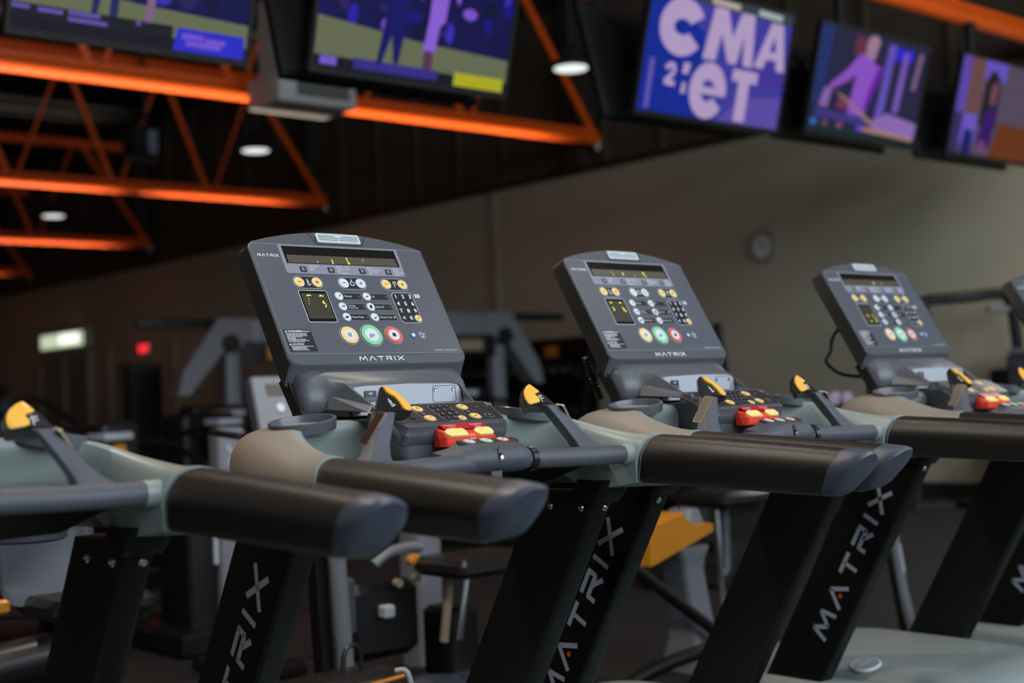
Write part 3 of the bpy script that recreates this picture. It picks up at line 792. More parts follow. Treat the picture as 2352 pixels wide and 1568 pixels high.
    for sg in (1, -1):   # sleeves that take the ends of the cross bar
        mb.tube([(sg * .383, -.467, 1.0795), (sg * .386, -.467, 1.0795), (sg * .425, -.470, 1.0795)], [.0215, .0245, .0250], M_DASH, 20)
    dash = mb.build('dashboard', root, 50)
    for sg in (1, -1):
        mb = MB()
        c0 = Vector((sg * .326, -.186, 1.1800)); ex = Vector((sg * 1, 0, -.159)).normalized() * 1; ey = Vector((0, 1, .079))
        fr_c = frame(c0, (sg, 0, -.13), (0, 1, .079))
        R = lambda r, w: [fr_c(r * math.cos(2 * math.pi * k / 36) * 1.0, r * math.sin(2 * math.pi * k / 36) * .98, w) for k in range(36)]
        s = 1 if (fr_c(0, 0, 1) - c0).z > 0 else -1
        mb.loft([R(.066, s * -.011), R(.074, s * -.009), R(.0760, s * .006), R(.0768, s * .014), R(.0755, s * .016), R(.0690, s * .016), R(.0675, s * .012), R(.064, s * -.008), R(.058, s * -.010), R(.02, s * -.011)], M_CUP, True, False, True)
        mb.build('cup_holder', dash, 35)

    # ---- hand rails with end caps
    RS = [(.418, .010), (.409, .079), (.433, .118), (.475, .1255), (.518, .107), (.541, .064), (.516, .001)]
    def rsec(y0, zsh, k, slant):
        cz = .062; cx_ = .477; P = []
        ring = [Vector((cx_ + (x - cx_) * k, y0, 1.0 + zsh + cz + (z - cz) * k)) for x, z in RS]
        cl = ring + ring[:2]
        out = []
        for i in range(len(ring)):
            a, b, c_, d = ring[i - 1], ring[i], ring[(i + 1) % len(ring)], ring[(i + 2) % len(ring)]
            la, lc = (a - b).length, (c_ - b).length; rr = min(.016, la * .4, lc * .4)
            p0, p1 = b + (a - b).normalized() * rr, b + (c_ - b).normalized() * rr
            for j in range(4):
                t = j / 3; out.append(p0 * (1 - t) ** 2 + b * 2 * t * (1 - t) + p1 * t * t)
        for p in out: p.y += slant * (p.z - (1.062 + zsh))
        return out
    for sg in (1, -1):
        mi = lambda s: [(sg * p.x, p.y, p.z) for p in s]
        mb = MB()
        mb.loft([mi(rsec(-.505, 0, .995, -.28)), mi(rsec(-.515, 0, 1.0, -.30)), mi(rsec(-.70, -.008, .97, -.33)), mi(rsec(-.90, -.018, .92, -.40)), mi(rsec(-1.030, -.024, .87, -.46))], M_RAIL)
        mb.loft([mi(rsec(-.5025, 0, .99, -.28)), mi(rsec(-.5050, 0, 1.004, -.28)), mi(rsec(-.5065, 0, .99, -.28))], M_COVER)  # pale ring along the seam, painting in the housing edge's highlight
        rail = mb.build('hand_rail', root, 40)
        mb = MB()
        mb.loft([mi(rsec(-1.0305, -.024, .865, -.46)), mi(rsec(-1.033, -.024, .878, -.47)), mi(rsec(-1.060, -.0245, .82, -.82)), mi(rsec(-1.070, -.025, .775, -.93)), mi(rsec(-1.075, -.0255, .70, -.97)), mi(rsec(-1.077, -.026, .3, -.98))], M_CAP)
        mb.build('end_cap', rail, 50)['label'] = 'blue grey slanted end cap'

    # ---- uprights
    for sg in (1, -1):
        mb = MB()
        secs = []
        for z in (.06, .25, .5, .75, .985):
            yr = -.366 - .58 * (z - .969); yf = -.121 - .58 * (z - .969)
            secs.append([(sg * x, y, z) for x, y in rrect(.0325, (yf - yr) / 2, .012, 4, (.4275, (yf + yr) / 2))])
        mb.loft(secs, M_UP)
        # collar under the dashboard
        cs = []
        for z, e in ((.962, .006), (.985, .012), (1.015, .012)):
            yr = -.372 - .58 * (z - .969); yf = -.285 - .58 * (z - .969)
            cs.append([(sg * x, y, z + (.03 * (y + .25) if z < .99 else 0)) for x, y in rrect(.0345 + e, (yf - yr) / 2 + e, .016, 4, (.433, (yf + yr) / 2))])
        mb.loft(cs, M_UP)
        up = mb.build('upright', root, 40)
        for p, nrm in (((.395, -.198, .946), 'x'), ((.395, -.311, .945), 'x'), ((.436, -.353, .944), 'y')):
            fr_x = frame((sg * p[0], p[1], p[2]), (0, sg, 0), (0, 0, 1)) if nrm == 'x' else frame((sg * p[0], p[1], p[2]), (1, 0, 0), (0, -.5, .866))
            o = fr_x(0, 0, 0); d = fr_x(0, 0, 1) - o
            want = Vector((-sg, 0, 0)) if nrm == 'x' else Vector((0, -1, 0))
            s = 1 if d.dot(want) > 0 else -1
            mb = MB(); mb.loft([[fr_x(a, b, s * w) for a, b in circ(r, 16)] for r, w in ((.0095, -.002), (.0095, .0015), (.0075, .0045), (.0040, .0058), (.0036, .0040))], M_STEEL)
            mb.build('screw', up, 30)
        if sg < 0:
            mb = MB()
            fr_l = frame((-.4608, 0, 0), (0, -.5, .866), (0, .866, .5))
            s = 1 if (fr_l(0, 0, 1) - fr_l(0, 0, 0)).x < 0 else -1
            logo(mb, fr_l, s * .0004, .284, .2205, .0605, .588, M_UPLOGO, .235)
            mb.build('maker_lettering', up)['label'] = 'grey maker lettering'
            mb = MB(); mb.flat(circ(.0075, 14, (.286 + .583 * (2.43 + .82) / LOGO_W, .2375)), fr_l, s * .0008, M_RED); mb.build('red_dot', up)['label'] = 'small red dot under the letter A'

    # ---- deck, belt and motor cover
    mb = MB()
    mb.box((0, -.55, .115), (.70, 1.95, .07), M_SHELL, None, .012)
    for sg in (1, -1): mb.box((sg * .36, -.58, .165), (.15, 1.80, .06), M_COVER, None, .02)
    mb.box((0, -1.55, .13), (.86, .10, .13), M_SHELL, None, .03)
    for sx in (1, -1):
        mb.box((sx * .34, .30, .04), (.08, .10, .08), M_SHELL, None, .01); mb.box((sx * .34, -1.45, .04), (.08, .10, .08), M_SHELL, None, .01)
        mb.box((sx * .4275, .24, .085), (.075, .42, .05), M_UP, None, .01)
    deck = mb.build('deck', root)
    mb = MB(); mb.box((0, -.95, .155), (.56, 1.16, .012), M_BELT, None, .004); mb.build('running_belt', deck)
    mb = MB()
    secs = []
    for hx, y0, y1, z in ((.350, -.42, .58, .10), (.372, -.44, .60, .17), (.365, -.42, .585, .215), (.345, -.38, .55, .243), (.30, -.30, .46, .259), (.20, -.15, .33, .266)):
        secs.append([(x, y, z) for x, y in rrect(hx, (y1 - y0) / 2, min(.12, hx * .5), 6, (0, (y0 + y1) / 2))])
    mb.loft(secs, M_COVER)
    for sg in (1, -1):   # shoulders around the foot of each upright
        mb.loft([[(sg * x, y, z) for x, y in rrect(hx, hy, .05, 5, (.40, .10))] for z, hx, hy in ((.09, .095, .34), (.17, .10, .33), (.205, .085, .29), (.215, .05, .2))], M_COVER)
    cover = mb.build('motor_cover', root, 50)
    mb = MB()
    fr_e = frame((-.305, .0, .2515), (1, 0, .22), (0, 1, 0))
    s = 1 if (fr_e(0, 0, 1) - fr_e(0, 0, 0)).z > 0 else -1
    mb.disc((0, 0), .052, fr_e, 0, s * .010, M_BTN_W, 32); mb.disc((0, 0), .046, fr_e, 0, s * .0115, M_KEYRING, 32)
    logo(mb, fr_e, s * .0122, -.032, -.004, .009, .064, M_WHITE, .2)
    mb.build('emblem', cover)['label'] = 'round pale emblem'
    return root


TREAD = [  # x, y, turn, label
    (0.0, 0.0, 0.0, 'treadmill in sharp focus with the largest control console, second from the left'),
    (1.08399771, 0.03278652, 0.022209, 'treadmill just right of the nearest full console, its round programme light on the middle row'),
    (2.34226053, 0.01681508, -0.014052, 'third treadmill console from the left, a thin black cable looping behind it'),
    (-1.22571907, 0.01199815, 0.00045, 'nearest treadmill at the left edge, only one arm, handle and upright in frame'),
    (3.67, 0.02, -0.01, 'treadmill cut off by the right edge of the photo, barely a console corner in view')]
DIG = [
    ([((-.079, .2205), (-.079, .2205)), ((-.034, .2305), (-.0325, .219)), ((-.0325, .219), (-.036, .217)), ((.013, .2385), (.0145, .2165)), ((.0145, .2165), (.018, .222)), ((.0625, .2315), (.0625, .2315))],
     [(-.143, .118, .0035), (-.147, .116, .003), (-.138, .117, .003), (-.107, .117, .0035), (-.102, .116, .003), (-.111, .116, .003), (-.146, .107, .002), (-.148, .100, .0018), (-.150, .092, .0018), (-.106, .100, .003), (-.104, .094, .0035), (-.102, .088, .003), (-.108, .096, .003), (-.105, .084, .003)], 5),
    ([((-.078, .231), (-.078, .231)), ((-.076, .224), (-.074, .219)), ((-.031, .232), (-.030, .219)), ((-.033, .228), (-.027, .228)), ((.019, .222), (.022, .219)), ((.064, .237), (.067, .218)), ((.060, .232), (.070, .230)), ((.070, .220), (.074, .219))],
     [(-.150, .117, .004), (-.146, .116, .003), (-.110, .117, .004), (-.106, .116, .003), (-.150, .098, .004), (-.147, .092, .0035), (-.152, .088, .003), (-.108, .098, .004), (-.105, .092, .004), (-.101, .086, .004), (-.108, .089, .003)], 4),
    ([((.012, .233), (.016, .220)), ((.016, .231), (.012, .222)), ((.060, .228), (.063, .222))],
     [(-.140, .083, .004), (-.137, .076, .004), (-.108, .084, .004), (-.105, .074, .004), (-.101, .066, .004), (-.135, .056, .0045), (-.104, .056, .0045)], None),
    ([], [], 1), ([], [], 2)]
src = make_treadmill()
treadmills = [src] + [copy_tree(src) for _ in TREAD[1:]]
for t, (x, y, a, lab), (d1, d2, pg) in zip(treadmills, TREAD, DIG):
    t.location = (x, y, 0); t.rotation_euler = (0, 0, a)
    tag(t, lab, 'treadmill', 'treadmills in a row')
    if d1 or d2:
        con = [c for c in t.children if c.name.split('.')[0] == 'console'][0]
        lit_digits(con, d1, d2, pg)['label'] = 'lit yellow-green digits'

# ------------------------------------------------------------------ cables of two of the treadmills
def add_cable(t, pts, r, name='power_cable'):
    mb = MB(); mb.tube(smooth_path(pts, 6), r, M_BLACK, 8); return mb.build(name, t)
add_cable(treadmills[2], [(-.19, .12, 1.43), (-.189, .16, 1.39), (-.195, .165, 1.345), (-.225, .165, 1.313), (-.205, .165, 1.288), (-.155, .16, 1.262), (-.10, .14, 1.250), (-.06, .10, 1.248)], .0065)
coil = []
for k in range(60):
    a = k * 1.3; t_ = k / 59
    coil.append((-.195 + .06 * t_ + .010 * math.cos(a), .13 + .010 * math.sin(a), 1.335 - .125 * t_))
mbc = MB(); mbc.tube(coil, .004, M_SIDE, 6); mbc.build('coiled_cord', treadmills[1])

# ------------------------------------------------------------------ orange roof trusses
M_TRUSS = mat('orange_steel_paint', (0.95, 0.115, 0.004), 0.45, noise=0.06, nscale=4)
M_DARKPOST = mat('dark_post_paint', (0.030, 0.018, 0.012), 0.6)
M_GALV = mat('galvanised_steel', (0.38, 0.38, 0.37), 0.4, metal=0.7)
M_GREYPL = mat('grey_sheet_metal', (0.55, 0.54, 0.50), 0.5, noise=0.05, nscale=5)
M_GDARK = mat('black_grille', (0.02, 0.02, 0.02), 0.5)


def make_truss(phase, zb=4.44):
    root = empty('roof_truss')
    zt = 6.38
    mb = MB()
    mb.tube([(XL + .1, 0, zb + .04), (10.50, 0, zb + .04)], .078, M_TRUSS, 20)
    mb.box(((XL + .1 + 10.50) / 2, 0, zb + .12), (10.40 - XL, .03, .09), M_TRUSS)
    mb.build('bottom_chord', root)
    mb = MB()
    for dy in (-.055, .055): mb.box(((XL + .1 + 10.50) / 2, dy, zt + .07), (10.40 - XL, .10, .022), M_TRUSS); mb.box(((XL + .1 + 10.50) / 2, dy * .45, zt), (10.40 - XL, .016, .13), M_TRUSS)
    mb.build('top_chord', root)
    x = phase
    while x - 1.54 > XL + 1: x -= 1.54
    while x < 9.4:
        for s in (-1, 1):
            xt = x + s * .77
            if xt > 9.25: continue
            mb = MB(); mb.bar((x + s * .02, s * -.035, zb + .05), (xt, s * -.035, zt), .075 if s < 0 else .034, .03, M_TRUSS, (0, 1, 0)); mb.build('brace', root)
        x += 1.54
    mb = MB(); mb.bar((10.46, -.03, zb + .02), (9.12, -.03, zt), .085, .04, M_TRUSS, (0, 1, 0)); mb.build('brace', root)
    mb = MB(); mb.tube([(10.50, 0, zb - .10), (10.50, 0, zb + .0)], .055, M_GALV, 12); mb.build('bearing_bolt', root)
    return root


TR = [(3.4, 3.71 + .45, 4.30, 'orange roof truss nearest the camera, the televisions hang from it'),
      (9.65, 3.71, 4.44, 'orange roof truss crossing behind the two big televisions at upper left'),
      (16.0, 5.33, 4.46, ''),
      (22.3, 8.18, 4.46, 'orange roof truss third from the camera, low at the left edge'),
      (28.4, 8.7, 4.46, 'farthest orange roof truss, just its tip showing at the left edge')]
TR[2] = (16.0, 5.33, 4.46, 'orange roof truss in the middle distance, ending above the main console')
for y, ph, zb, lab in TR:
    t = make_truss(ph, zb); t.location = (0, y, 0); tag(t, lab, 'roof truss', 'orange roof trusses')
# added floor uplights, invented to brighten the truss undersides from below
M_ADDED_UPLENS = mat('added_uplight_lens', (0.5, 0.5, 0.5), 0.3, emit=(1.0, .85, .65), estr=1.0)
for k, (y, x0, x1) in enumerate(((9.65, -2.0, 9.6), (16.0, 0.0, 9.6), (22.3, 3.0, 9.6), (28.4, 6.0, 9.6))):
    mb = MB(); mb.box(((x0 + x1) / 2, y, .004), (x1 - x0, .10, .010), M_FLOOR); mb.box(((x0 + x1) / 2, y, .009), (x1 - x0 - .06, .05, .006), M_ADDED_UPLENS)
    tag(mb.build('trim_%d' % (4 + k)), None, None, None, 'structure')  # this trim is the added uplight strip, not a fitting of the room
    o = area('added_truss_uplight', ((x0 + x1) / 2, y, .03), (0, 0, 1), x1 - x0, .05, ADDED_UPLIGHT_W * (x1 - x0), (1.0, .86, .70))
    o.data.spread = math.radians(16)
# dark posts standing on the wall ledge where the trusses end
for i, (y, lab) in enumerate(((9.65, 'dark steel post on the wall ledge left of the lettered television'), (16.0, 'dark steel post on the wall ledge above the main console'), (22.3, 'dark steel post on the wall ledge high at the left'))):
    mb = MB(); mb.box((10.44, y + .32, 5.56), (.24, .26, 2.86), M_DARKPOST); mb.box((10.44, y + .32, 4.15), (.30, .34, .04), M_DARKPOST); o = mb.build('wall_post'); tag(o, lab, 'post', 'dark wall posts')
# roof deck ribs and purlins are part of the shell
mb = MB()
for k in range(60): mb.box(((XW + XL) / 2, YF + .4 + k * .75, ZC - .04), (XW - XL, .10, .08), M_CEIL)
tag(mb.build('ceiling'), None, None, None, 'structure')
mb = MB()
for k in range(46): mb.box((XW - .02, YF + .6 + k, 5.56), (.05, .06, 2.84), M_DECK)
mb.box((XW - .03, (YB + YF) / 2, 4.15), (.10, YB - YF, .08), M_DARKPOST)
tag(mb.build('trim_1'), None, None, None, 'structure')

# ------------------------------------------------------------------ ceiling lamps
M_LAMPDOME = mat('lamp_dome_dark', (0.02, 0.02, 0.02), 0.5)
M_LAMPLIT = mat('lamp_lens_lit', (0.8, 0.8, 0.8), 0.5, emit=(0.93, 1.0, 0.95), estr=1.0)


def make_lamp(watts=0.0, colr=(1, 1, 1)):
    root = empty('ceiling_lamp')
    mb = MB(); mb.loft([[(r * math.cos(2 * math.pi * k / 28), r * math.sin(2 * math.pi * k / 28), z) for k in range(28)] for r, z in ((.190, .0), (.192, .03), (.165, .07), (.10, .11), (.07, .20), (.03, .23))], M_LAMPDOME); mb.build('lamp_shade', root)
    mb = MB(); mb.loft([[(r * math.cos(2 * math.pi * k / 28), r * math.sin(2 * math.pi * k / 28), z) for k in range(28)] for r, z in ((.168, -.001), (.160, -.012), (.08, -.018))], M_LAMPLIT); mb.build('lens', root)
    mb = MB(); mb.tube([(0, 0, .22), (0, 0, ZC - 4.40)], .012, M_LAMPDOME, 8); mb.build('hanging_stem', root)
    if watts:
        L = bpy.data.lights.new('added_lamp_light', 'AREA'); L.shape = 'DISK'; L.size = .32; L.energy = watts; L.color = colr
        o = bpy.data.objects.new('added_lamp_light', L); COL.objects.link(o); o.parent = root; o.location = (0, 0, -.03)
    return root


for (x, y, w, lab) in ((7.28, 6.76, 0, 'large bright round ceiling lamp beside the tilted lettered screen'), (6.84, 12.0, 0, 'bright round ceiling lamp hanging above and left of the main console'), (6.95, 18.5, 0, 'small bright round ceiling lamp at far left above the lowest trusses'),
                       (0.6, -1.2, ADDED_LAMP_W, 'added round ceiling lamp over the treadmill row, out of the picture'), (3.4, -1.2, ADDED_LAMP_W, 'added round ceiling lamp over the right treadmills, out of the picture'), (-1.15, 1.25, ADDED_WARM_W, 'added round warm ceiling lamp over the nearest treadmills, out of the picture'), (1.2, 1.3, ADDED_WARM_W * .35, 'added round warm ceiling lamp in front of the second treadmill, out of the picture'), (8.6, 1.5, ADDED_LAMP_W * 3, 'added round ceiling lamp by the right wall, out of the picture')):  # the lamps on this line are added to light treadmills and wall
    l = make_lamp(w, (1.0, .88, .74) if y > 1 and x < 2 else (1.0, .94, .86)); l.location = (x, y, 4.40); tag(l, lab, 'lamp', 'round ceiling lamps')

# ------------------------------------------------------------------ televisions
M_BEZEL = mat('tv_bezel_black', (0.010, 0.010, 0.010), 0.5, spec=.15)
M_TVBACK = mat('tv_back_black', (0.012, 0.0135, 0.014), 0.5, spec=.2)
_scr = {}


def scr(rgb, k=1.0):
    key = (rgb, k)
    if key not in _scr:
        _scr[key] = mat('screen_colour', (0.004, 0.004, 0.004), 0.4, spec=.05, emit=lin(rgb), estr=k)
    return _scr[key]


def crowd(mb, fr, Wd, H, t0, seed):
    R = random.Random(seed)
    for k in range(46):
        a, b = R.uniform(0, Wd), R.uniform(t0 * H, H)
        c = R.choice([(22, 16, 120), (36, 30, 160), (16, 14, 80), (52, 44, 170), (118, 78, 196), (10, 14, 52), (18, 20, 110), (40, 30, 84)])
        w, h = R.uniform(.015, .045) * Wd, R.uniform(.03, .09) * H
        a = min(max(a, w), Wd - w); b = min(max(b, t0 * H + h), H - h)
        mb.flat([(a + w * math.cos(2 * math.pi * j / 10), b + h * math.sin(2 * math.pi * j / 10)) for j in range(10)], fr, .0006 + k * .00002, scr(c))


def pic_field(mb, fr, Wd, H, bar, seed):
    P = lambda *q: [(a * Wd, b * H) for a, b in q]
    mb.flat(P((0, 0), (1, 0), (1, 1), (0, 1)), fr, .0003, scr((16, 14, 70)))
    crowd(mb, fr, Wd, H, .30, seed)
    mb.flat(P((0, .08), (1, .08), (1, .255), (.5, .285), (0, .36)), fr, .003, scr((98, 104, 78)))
    mb.flat(P((0, 0), (1, 0), (1, .085), (0, .085)), fr, .0034, scr((20, 20, 34)))
    if bar == 'yellow':
        mb.flat(P((.71, .005), (.985, .005), (.985, .105), (.71, .105)), fr, .0038, scr((168, 166, 32)))
        mb.flat(P((.19, .02), (.62, .02), (.62, .095), (.19, .095)), fr, .0038, scr((50, 42, 130)))
        mb.flat(P((.03, .02), (.11, .02), (.11, .08), (.03, .08)), fr, .0038, scr((110, 85, 190)))
        # two players seen from behind
        mb.flat(P((.30, .08), (.325, .08), (.365, .30), (.385, .10), (.41, .10), (.435, .42), (.45, .75), (.44, 1), (.31, 1), (.30, .75), (.325, .42)), fr, .0042, scr((14, 18, 92)))
        mb.flat(P((.53, .22), (.59, .22), (.605, .42), (.63, .46), (.645, .80), (.69, .60), (.70, .64), (.65, .95), (.63, 1), (.52, 1), (.50, .80), (.46, .62), (.50, .60), (.55, .72), (.545, .45)), fr, .0042, scr((132, 92, 205)))
        mb.flat(P((.535, .09), (.585, .09), (.585, .23), (.535, .23)), fr, .0043, scr((84, 50, 76)))
    else:
        mb.flat(P((0, .08), (.66, .08), (.66, .17), (0, .17)), fr, .0038, scr((24, 26, 34)))
        mb.flat(P((.665, 0), (.99, 0), (.985, .165), (.68, .165)), fr, .0042, scr((40, 42, 190)))
        for a, b, c in ((.70, .09, .10), (.81, .075, .09), (.72, .04, .16)): mb.flat(P((a, b), (a + c, b), (a + c, b + .04), (a, b + .04)), fr, .0046, scr((110, 80, 200)))
        for a, b, c in ((.0, .13, .07), (.10, .125, .10), (.22, .09, .16), (.22, .135, .13), (.50, .135, .02)): mb.flat(P((a, b), (a + c, b), (a + c, b + .03), (a, b + .03)), fr, .0046, scr((92, 78, 160)))
        mb.flat(P((.31, .17), (.335, .17), (.36, .40), (.37, .55), (.33, .55), (.32, .40)), fr, .0044, scr((34, 36, 90)))
        mb.flat(P((.385, .17), (.42, .17), (.43, .55), (.39, .55)), fr, .0044, scr((34, 36, 90)))
        mb.flat(P((.535, .165), (.565, .165), (.575, .32), (.59, .60), (.53, .60), (.54, .32)), fr, .0044, scr((120, 90, 130)))


def pic_letters(mb, fr, Wd, H):
    P = lambda *q: [(a * Wd, b * H) for a, b in q]
    mb.flat(P((0, 0), (1, 0), (1, 1), (0, 1)), fr, .0003, scr((58, 56, 150)))
    mb.flat(P((0, 0), (.42, 0), (.38, .7), (0, 1)), fr, .0006, scr((14, 38, 140)))
    mb.flat(P((.55, 0), (1, 0), (1, .28), (.7, .22)), fr, .0007, scr((86, 72, 158)))
    mb.flat(P((.68, .3), (1, .36), (1, .62), (.6, .5)), fr, .0008, scr((62, 48, 146)))
    mb.flat(P((.30, .93), (1, .90), (1, 1), (.3, 1)), fr, .0009, scr((52, 58, 68)))  # bar across the top: a reflection painted into the picture
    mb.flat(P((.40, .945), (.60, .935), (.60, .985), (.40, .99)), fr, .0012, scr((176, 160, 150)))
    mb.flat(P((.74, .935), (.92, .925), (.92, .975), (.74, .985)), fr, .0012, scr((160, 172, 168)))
    L = scr((172, 150, 190))
    def arc(cx_, cy_, rx, ry, a0, a1, th, w):
        n = 22; out = []
        for k in range(n):
            p, q = (math.radians(a0 + (a1 - a0) * (k + d) / n) for d in (0, 1))
            i0, i1 = 1 - th / rx, 1 - th / ry
            mb.flat([(cx_ + rx * math.cos(p), cy_ + ry * math.sin(p)), (cx_ + rx * math.cos(q), cy_ + ry * math.sin(q)), (cx_ + rx * i0 * math.cos(q), cy_ + ry * i1 * math.sin(q)), (cx_ + rx * i0 * math.cos(p), cy_ + ry * i1 * math.sin(p))], fr, w, L)
    u = lambda *q: [((a[0] * Wd, a[1] * H), (c_[0] * Wd, c_[1] * H)) for a, c_ in q]
    arc(.225 * Wd, .705 * H, .152 * Wd, .235 * H, 28, 325, .095 * Wd, .003)
    mb.flat(P((.385, .49), (.475, .49), (.495, .72), (.565, .49), (.625, .49), (.655, .74), (.675, .49), (.745, .49), (.715, .925), (.62, .925), (.575, .71), (.52, .925), (.425, .925)), fr, .003, L)
    mb.flat(P((.755, .50), (.825, .50), (.84, .585), (.915, .585), (.925, .50), (.99, .50), (.935, .90), (.845, .90)), fr, .003, L)
    mb.flat(P((.855, .655), (.905, .655), (.885, .79)), fr, .0034, scr((58, 50, 146)))
    arc(.455 * Wd, .235 * H, .128 * Wd, .235 * H, 0, 325, .080 * Wd, .003)
    mb.flat(P((.36, .205), (.582, .205), (.582, .265), (.36, .265)), fr, .0031, L)
    mb.flat(P((.615, .355), (.80, .355), (.80, .455), (.615, .455)), fr, .003, L); mb.flat(P((.665, .02), (.745, .02), (.745, .36), (.665, .36)), fr, .0031, L)
    mb.strokes(u(((.155, .36), (.185, .40)), ((.185, .40), (.215, .375)), ((.215, .375), (.205, .32)), ((.205, .32), (.155, .25)), ((.155, .25), (.225, .245))), fr, .003, .045 * H, L)
    mb.flat(P((.265, .34), (.305, .34), (.315, .43), (.27, .43)), fr, .003, L); mb.flat(P((.27, .18), (.30, .18), (.30, .27), (.275, .27)), fr, .003, L)
    mb.flat(P((.045, .02), (.075, .02), (.075, .42), (.045, .42)), fr, .0016, scr((96, 84, 170)))


def pic_host(mb, fr, Wd, H):
    P = lambda *q: [(a * Wd, b * H) for a, b in q]
    mb.flat(P((0, 0), (1, 0), (1, 1), (0, 1)), fr, .0003, scr((34, 32, 62)))
    mb.flat(P((0, .25), (.09, .25), (.11, 1), (0, 1)), fr, .0006, scr((30, 44, 100)))
    mb.flat(P((0, 0), (1, 0), (1, .05), (0, .08)), fr, .0007, scr((22, 40, 46)))
    mb.flat(P((.58, .2), (.66, .25), (.69, .95), (.62, .95), (.6, .5)), fr, .0008, scr((92, 76, 170)))
    mb.flat(P((.74, .3), (.80, .3), (.82, .9), (.77, .9)), fr, .0008, scr((112, 82, 170)))
    mb.flat(P((.62, .80), (.86, .80), (.86, .93), (.62, .93)), fr, .0007, scr((44, 28, 190)))
    mb.flat(P((.89, .55), (.93, .55), (.96, .92), (.92, .92)), fr, .0008, scr((120, 90, 130)))
    mb.flat(P((.33, .20), (.48, .20), (.56, .62), (.60, .70), (.52, .72), (.45, .80), (.37, .80), (.27, .62), (.14, .46), (.17, .42), (.30, .52), (.36, .60)), fr, .0014, scr((132, 76, 184)))
    mb.flat(P((.46, .25), (.50, .30), (.58, .62), (.60, .70), (.55, .70), (.50, .5)), fr, .0017, scr((104, 24, 160)))
    mb.flat(P((.42, .78), (.50, .76), (.53, .95), (.49, 1.0), (.43, .97), (.41, .88)), fr, .0016, scr((150, 116, 140)))
    mb.flat(P((.30, .78), (.42, .80), (.42, .95), (.32, .97)), fr, .0015, scr((92, 42, 62)))
    mb.flat(P((.07, .24), (.15, .24), (.17, .44), (.10, .42)), fr, .0016, scr((126, 92, 160)))
    mb.flat(P((.22, .25), (.36, .25), (.34, .36), (.25, .38)), fr, .0012, scr((110, 46, 82)))
    mb.flat(P((.20, .40), (.26, .38), (.62, .14), (.55, .14)), fr, .0018, scr((142, 112, 108)))
    mb.flat(P((.56, .06), (.99, .06), (1, .22), (.70, .28), (.58, .20)), fr, .0019, scr((132, 100, 170)))
    mb.flat(P((.48, .07), (.98, .04), (.98, .085), (.5, .11)), fr, .0021, scr((160, 118, 110)))
    mb.flat(P((.05, .14), (.56, .12), (.54, .20), (.05, .22)), fr, .0016, scr((56, 50, 120)))
    for a, c in ((.05, (50, 96, 180)), (.15, (90, 60, 80)), (.28, (110, 66, 100)), (.46, (90, 62, 180))): mb.flat([(a * Wd + .03 * Wd * math.cos(2 * math.pi * j / 10), .09 * H + .035 * H * math.sin(2 * math.pi * j / 10)) for j in range(10)], fr, .0022, scr(c))


def pic_guest(mb, fr, Wd, H):
    P = lambda *q: [(a * Wd, b * H) for a, b in q]
    mb.flat(P((0, 0), (1, 0), (1, 1), (0, 1)), fr, .0003, scr((78, 66, 88)))
    mb.flat(P((.0, .42), (.10, .42), (.10, 1), (.0, 1)), fr, .0006, scr((86, 66, 164)))
    mb.flat(P((.10, .42), (.26, .42), (.26, 1), (.10, 1)), fr, .0006, scr((98, 66, 66)))
    mb.flat(P((.0, 0), (.10, 0), (.10, .42), (0, .42)), fr, .0006, scr((46, 38, 88)))
    mb.flat(P((.10, .1), (.26, .1), (.26, .42), (.10, .42)), fr, .0007, scr((100, 80, 180)))
    mb.flat(P((.13, 0), (.24, 0), (.24, .24), (.14, .26)), fr, .0009, scr((10, 24, 96)))
    mb.flat(P((.26, .8), (.50, .8), (.50, 1), (.26, 1)), fr, .0007, scr((96, 76, 180)))
    mb.flat(P((.45, 0), (1, 0), (1, .35), (.5, .38)), fr, .0008, scr((96, 46, 16)))
    mb.flat(P((.27, .32), (.47, .32), (.45, .80), (.39, .90), (.33, .90), (.29, .78)), fr, .0014, scr((26, 22, 22)))
    mb.flat(P((.36, .55), (.42, .55), (.43, .76), (.40, .80), (.36, .74)), fr, .0018, scr((110, 66, 84)))
    mb.flat(P((.28, .10), (.44, .10), (.46, .45), (.40, .55), (.33, .45)), fr, .0017, scr((48, 12, 96)))
    mb.flat(P((.30, .03), (.40, .03), (.38, .16), (.32, .16)), fr, .0019, scr((104, 62, 106)))


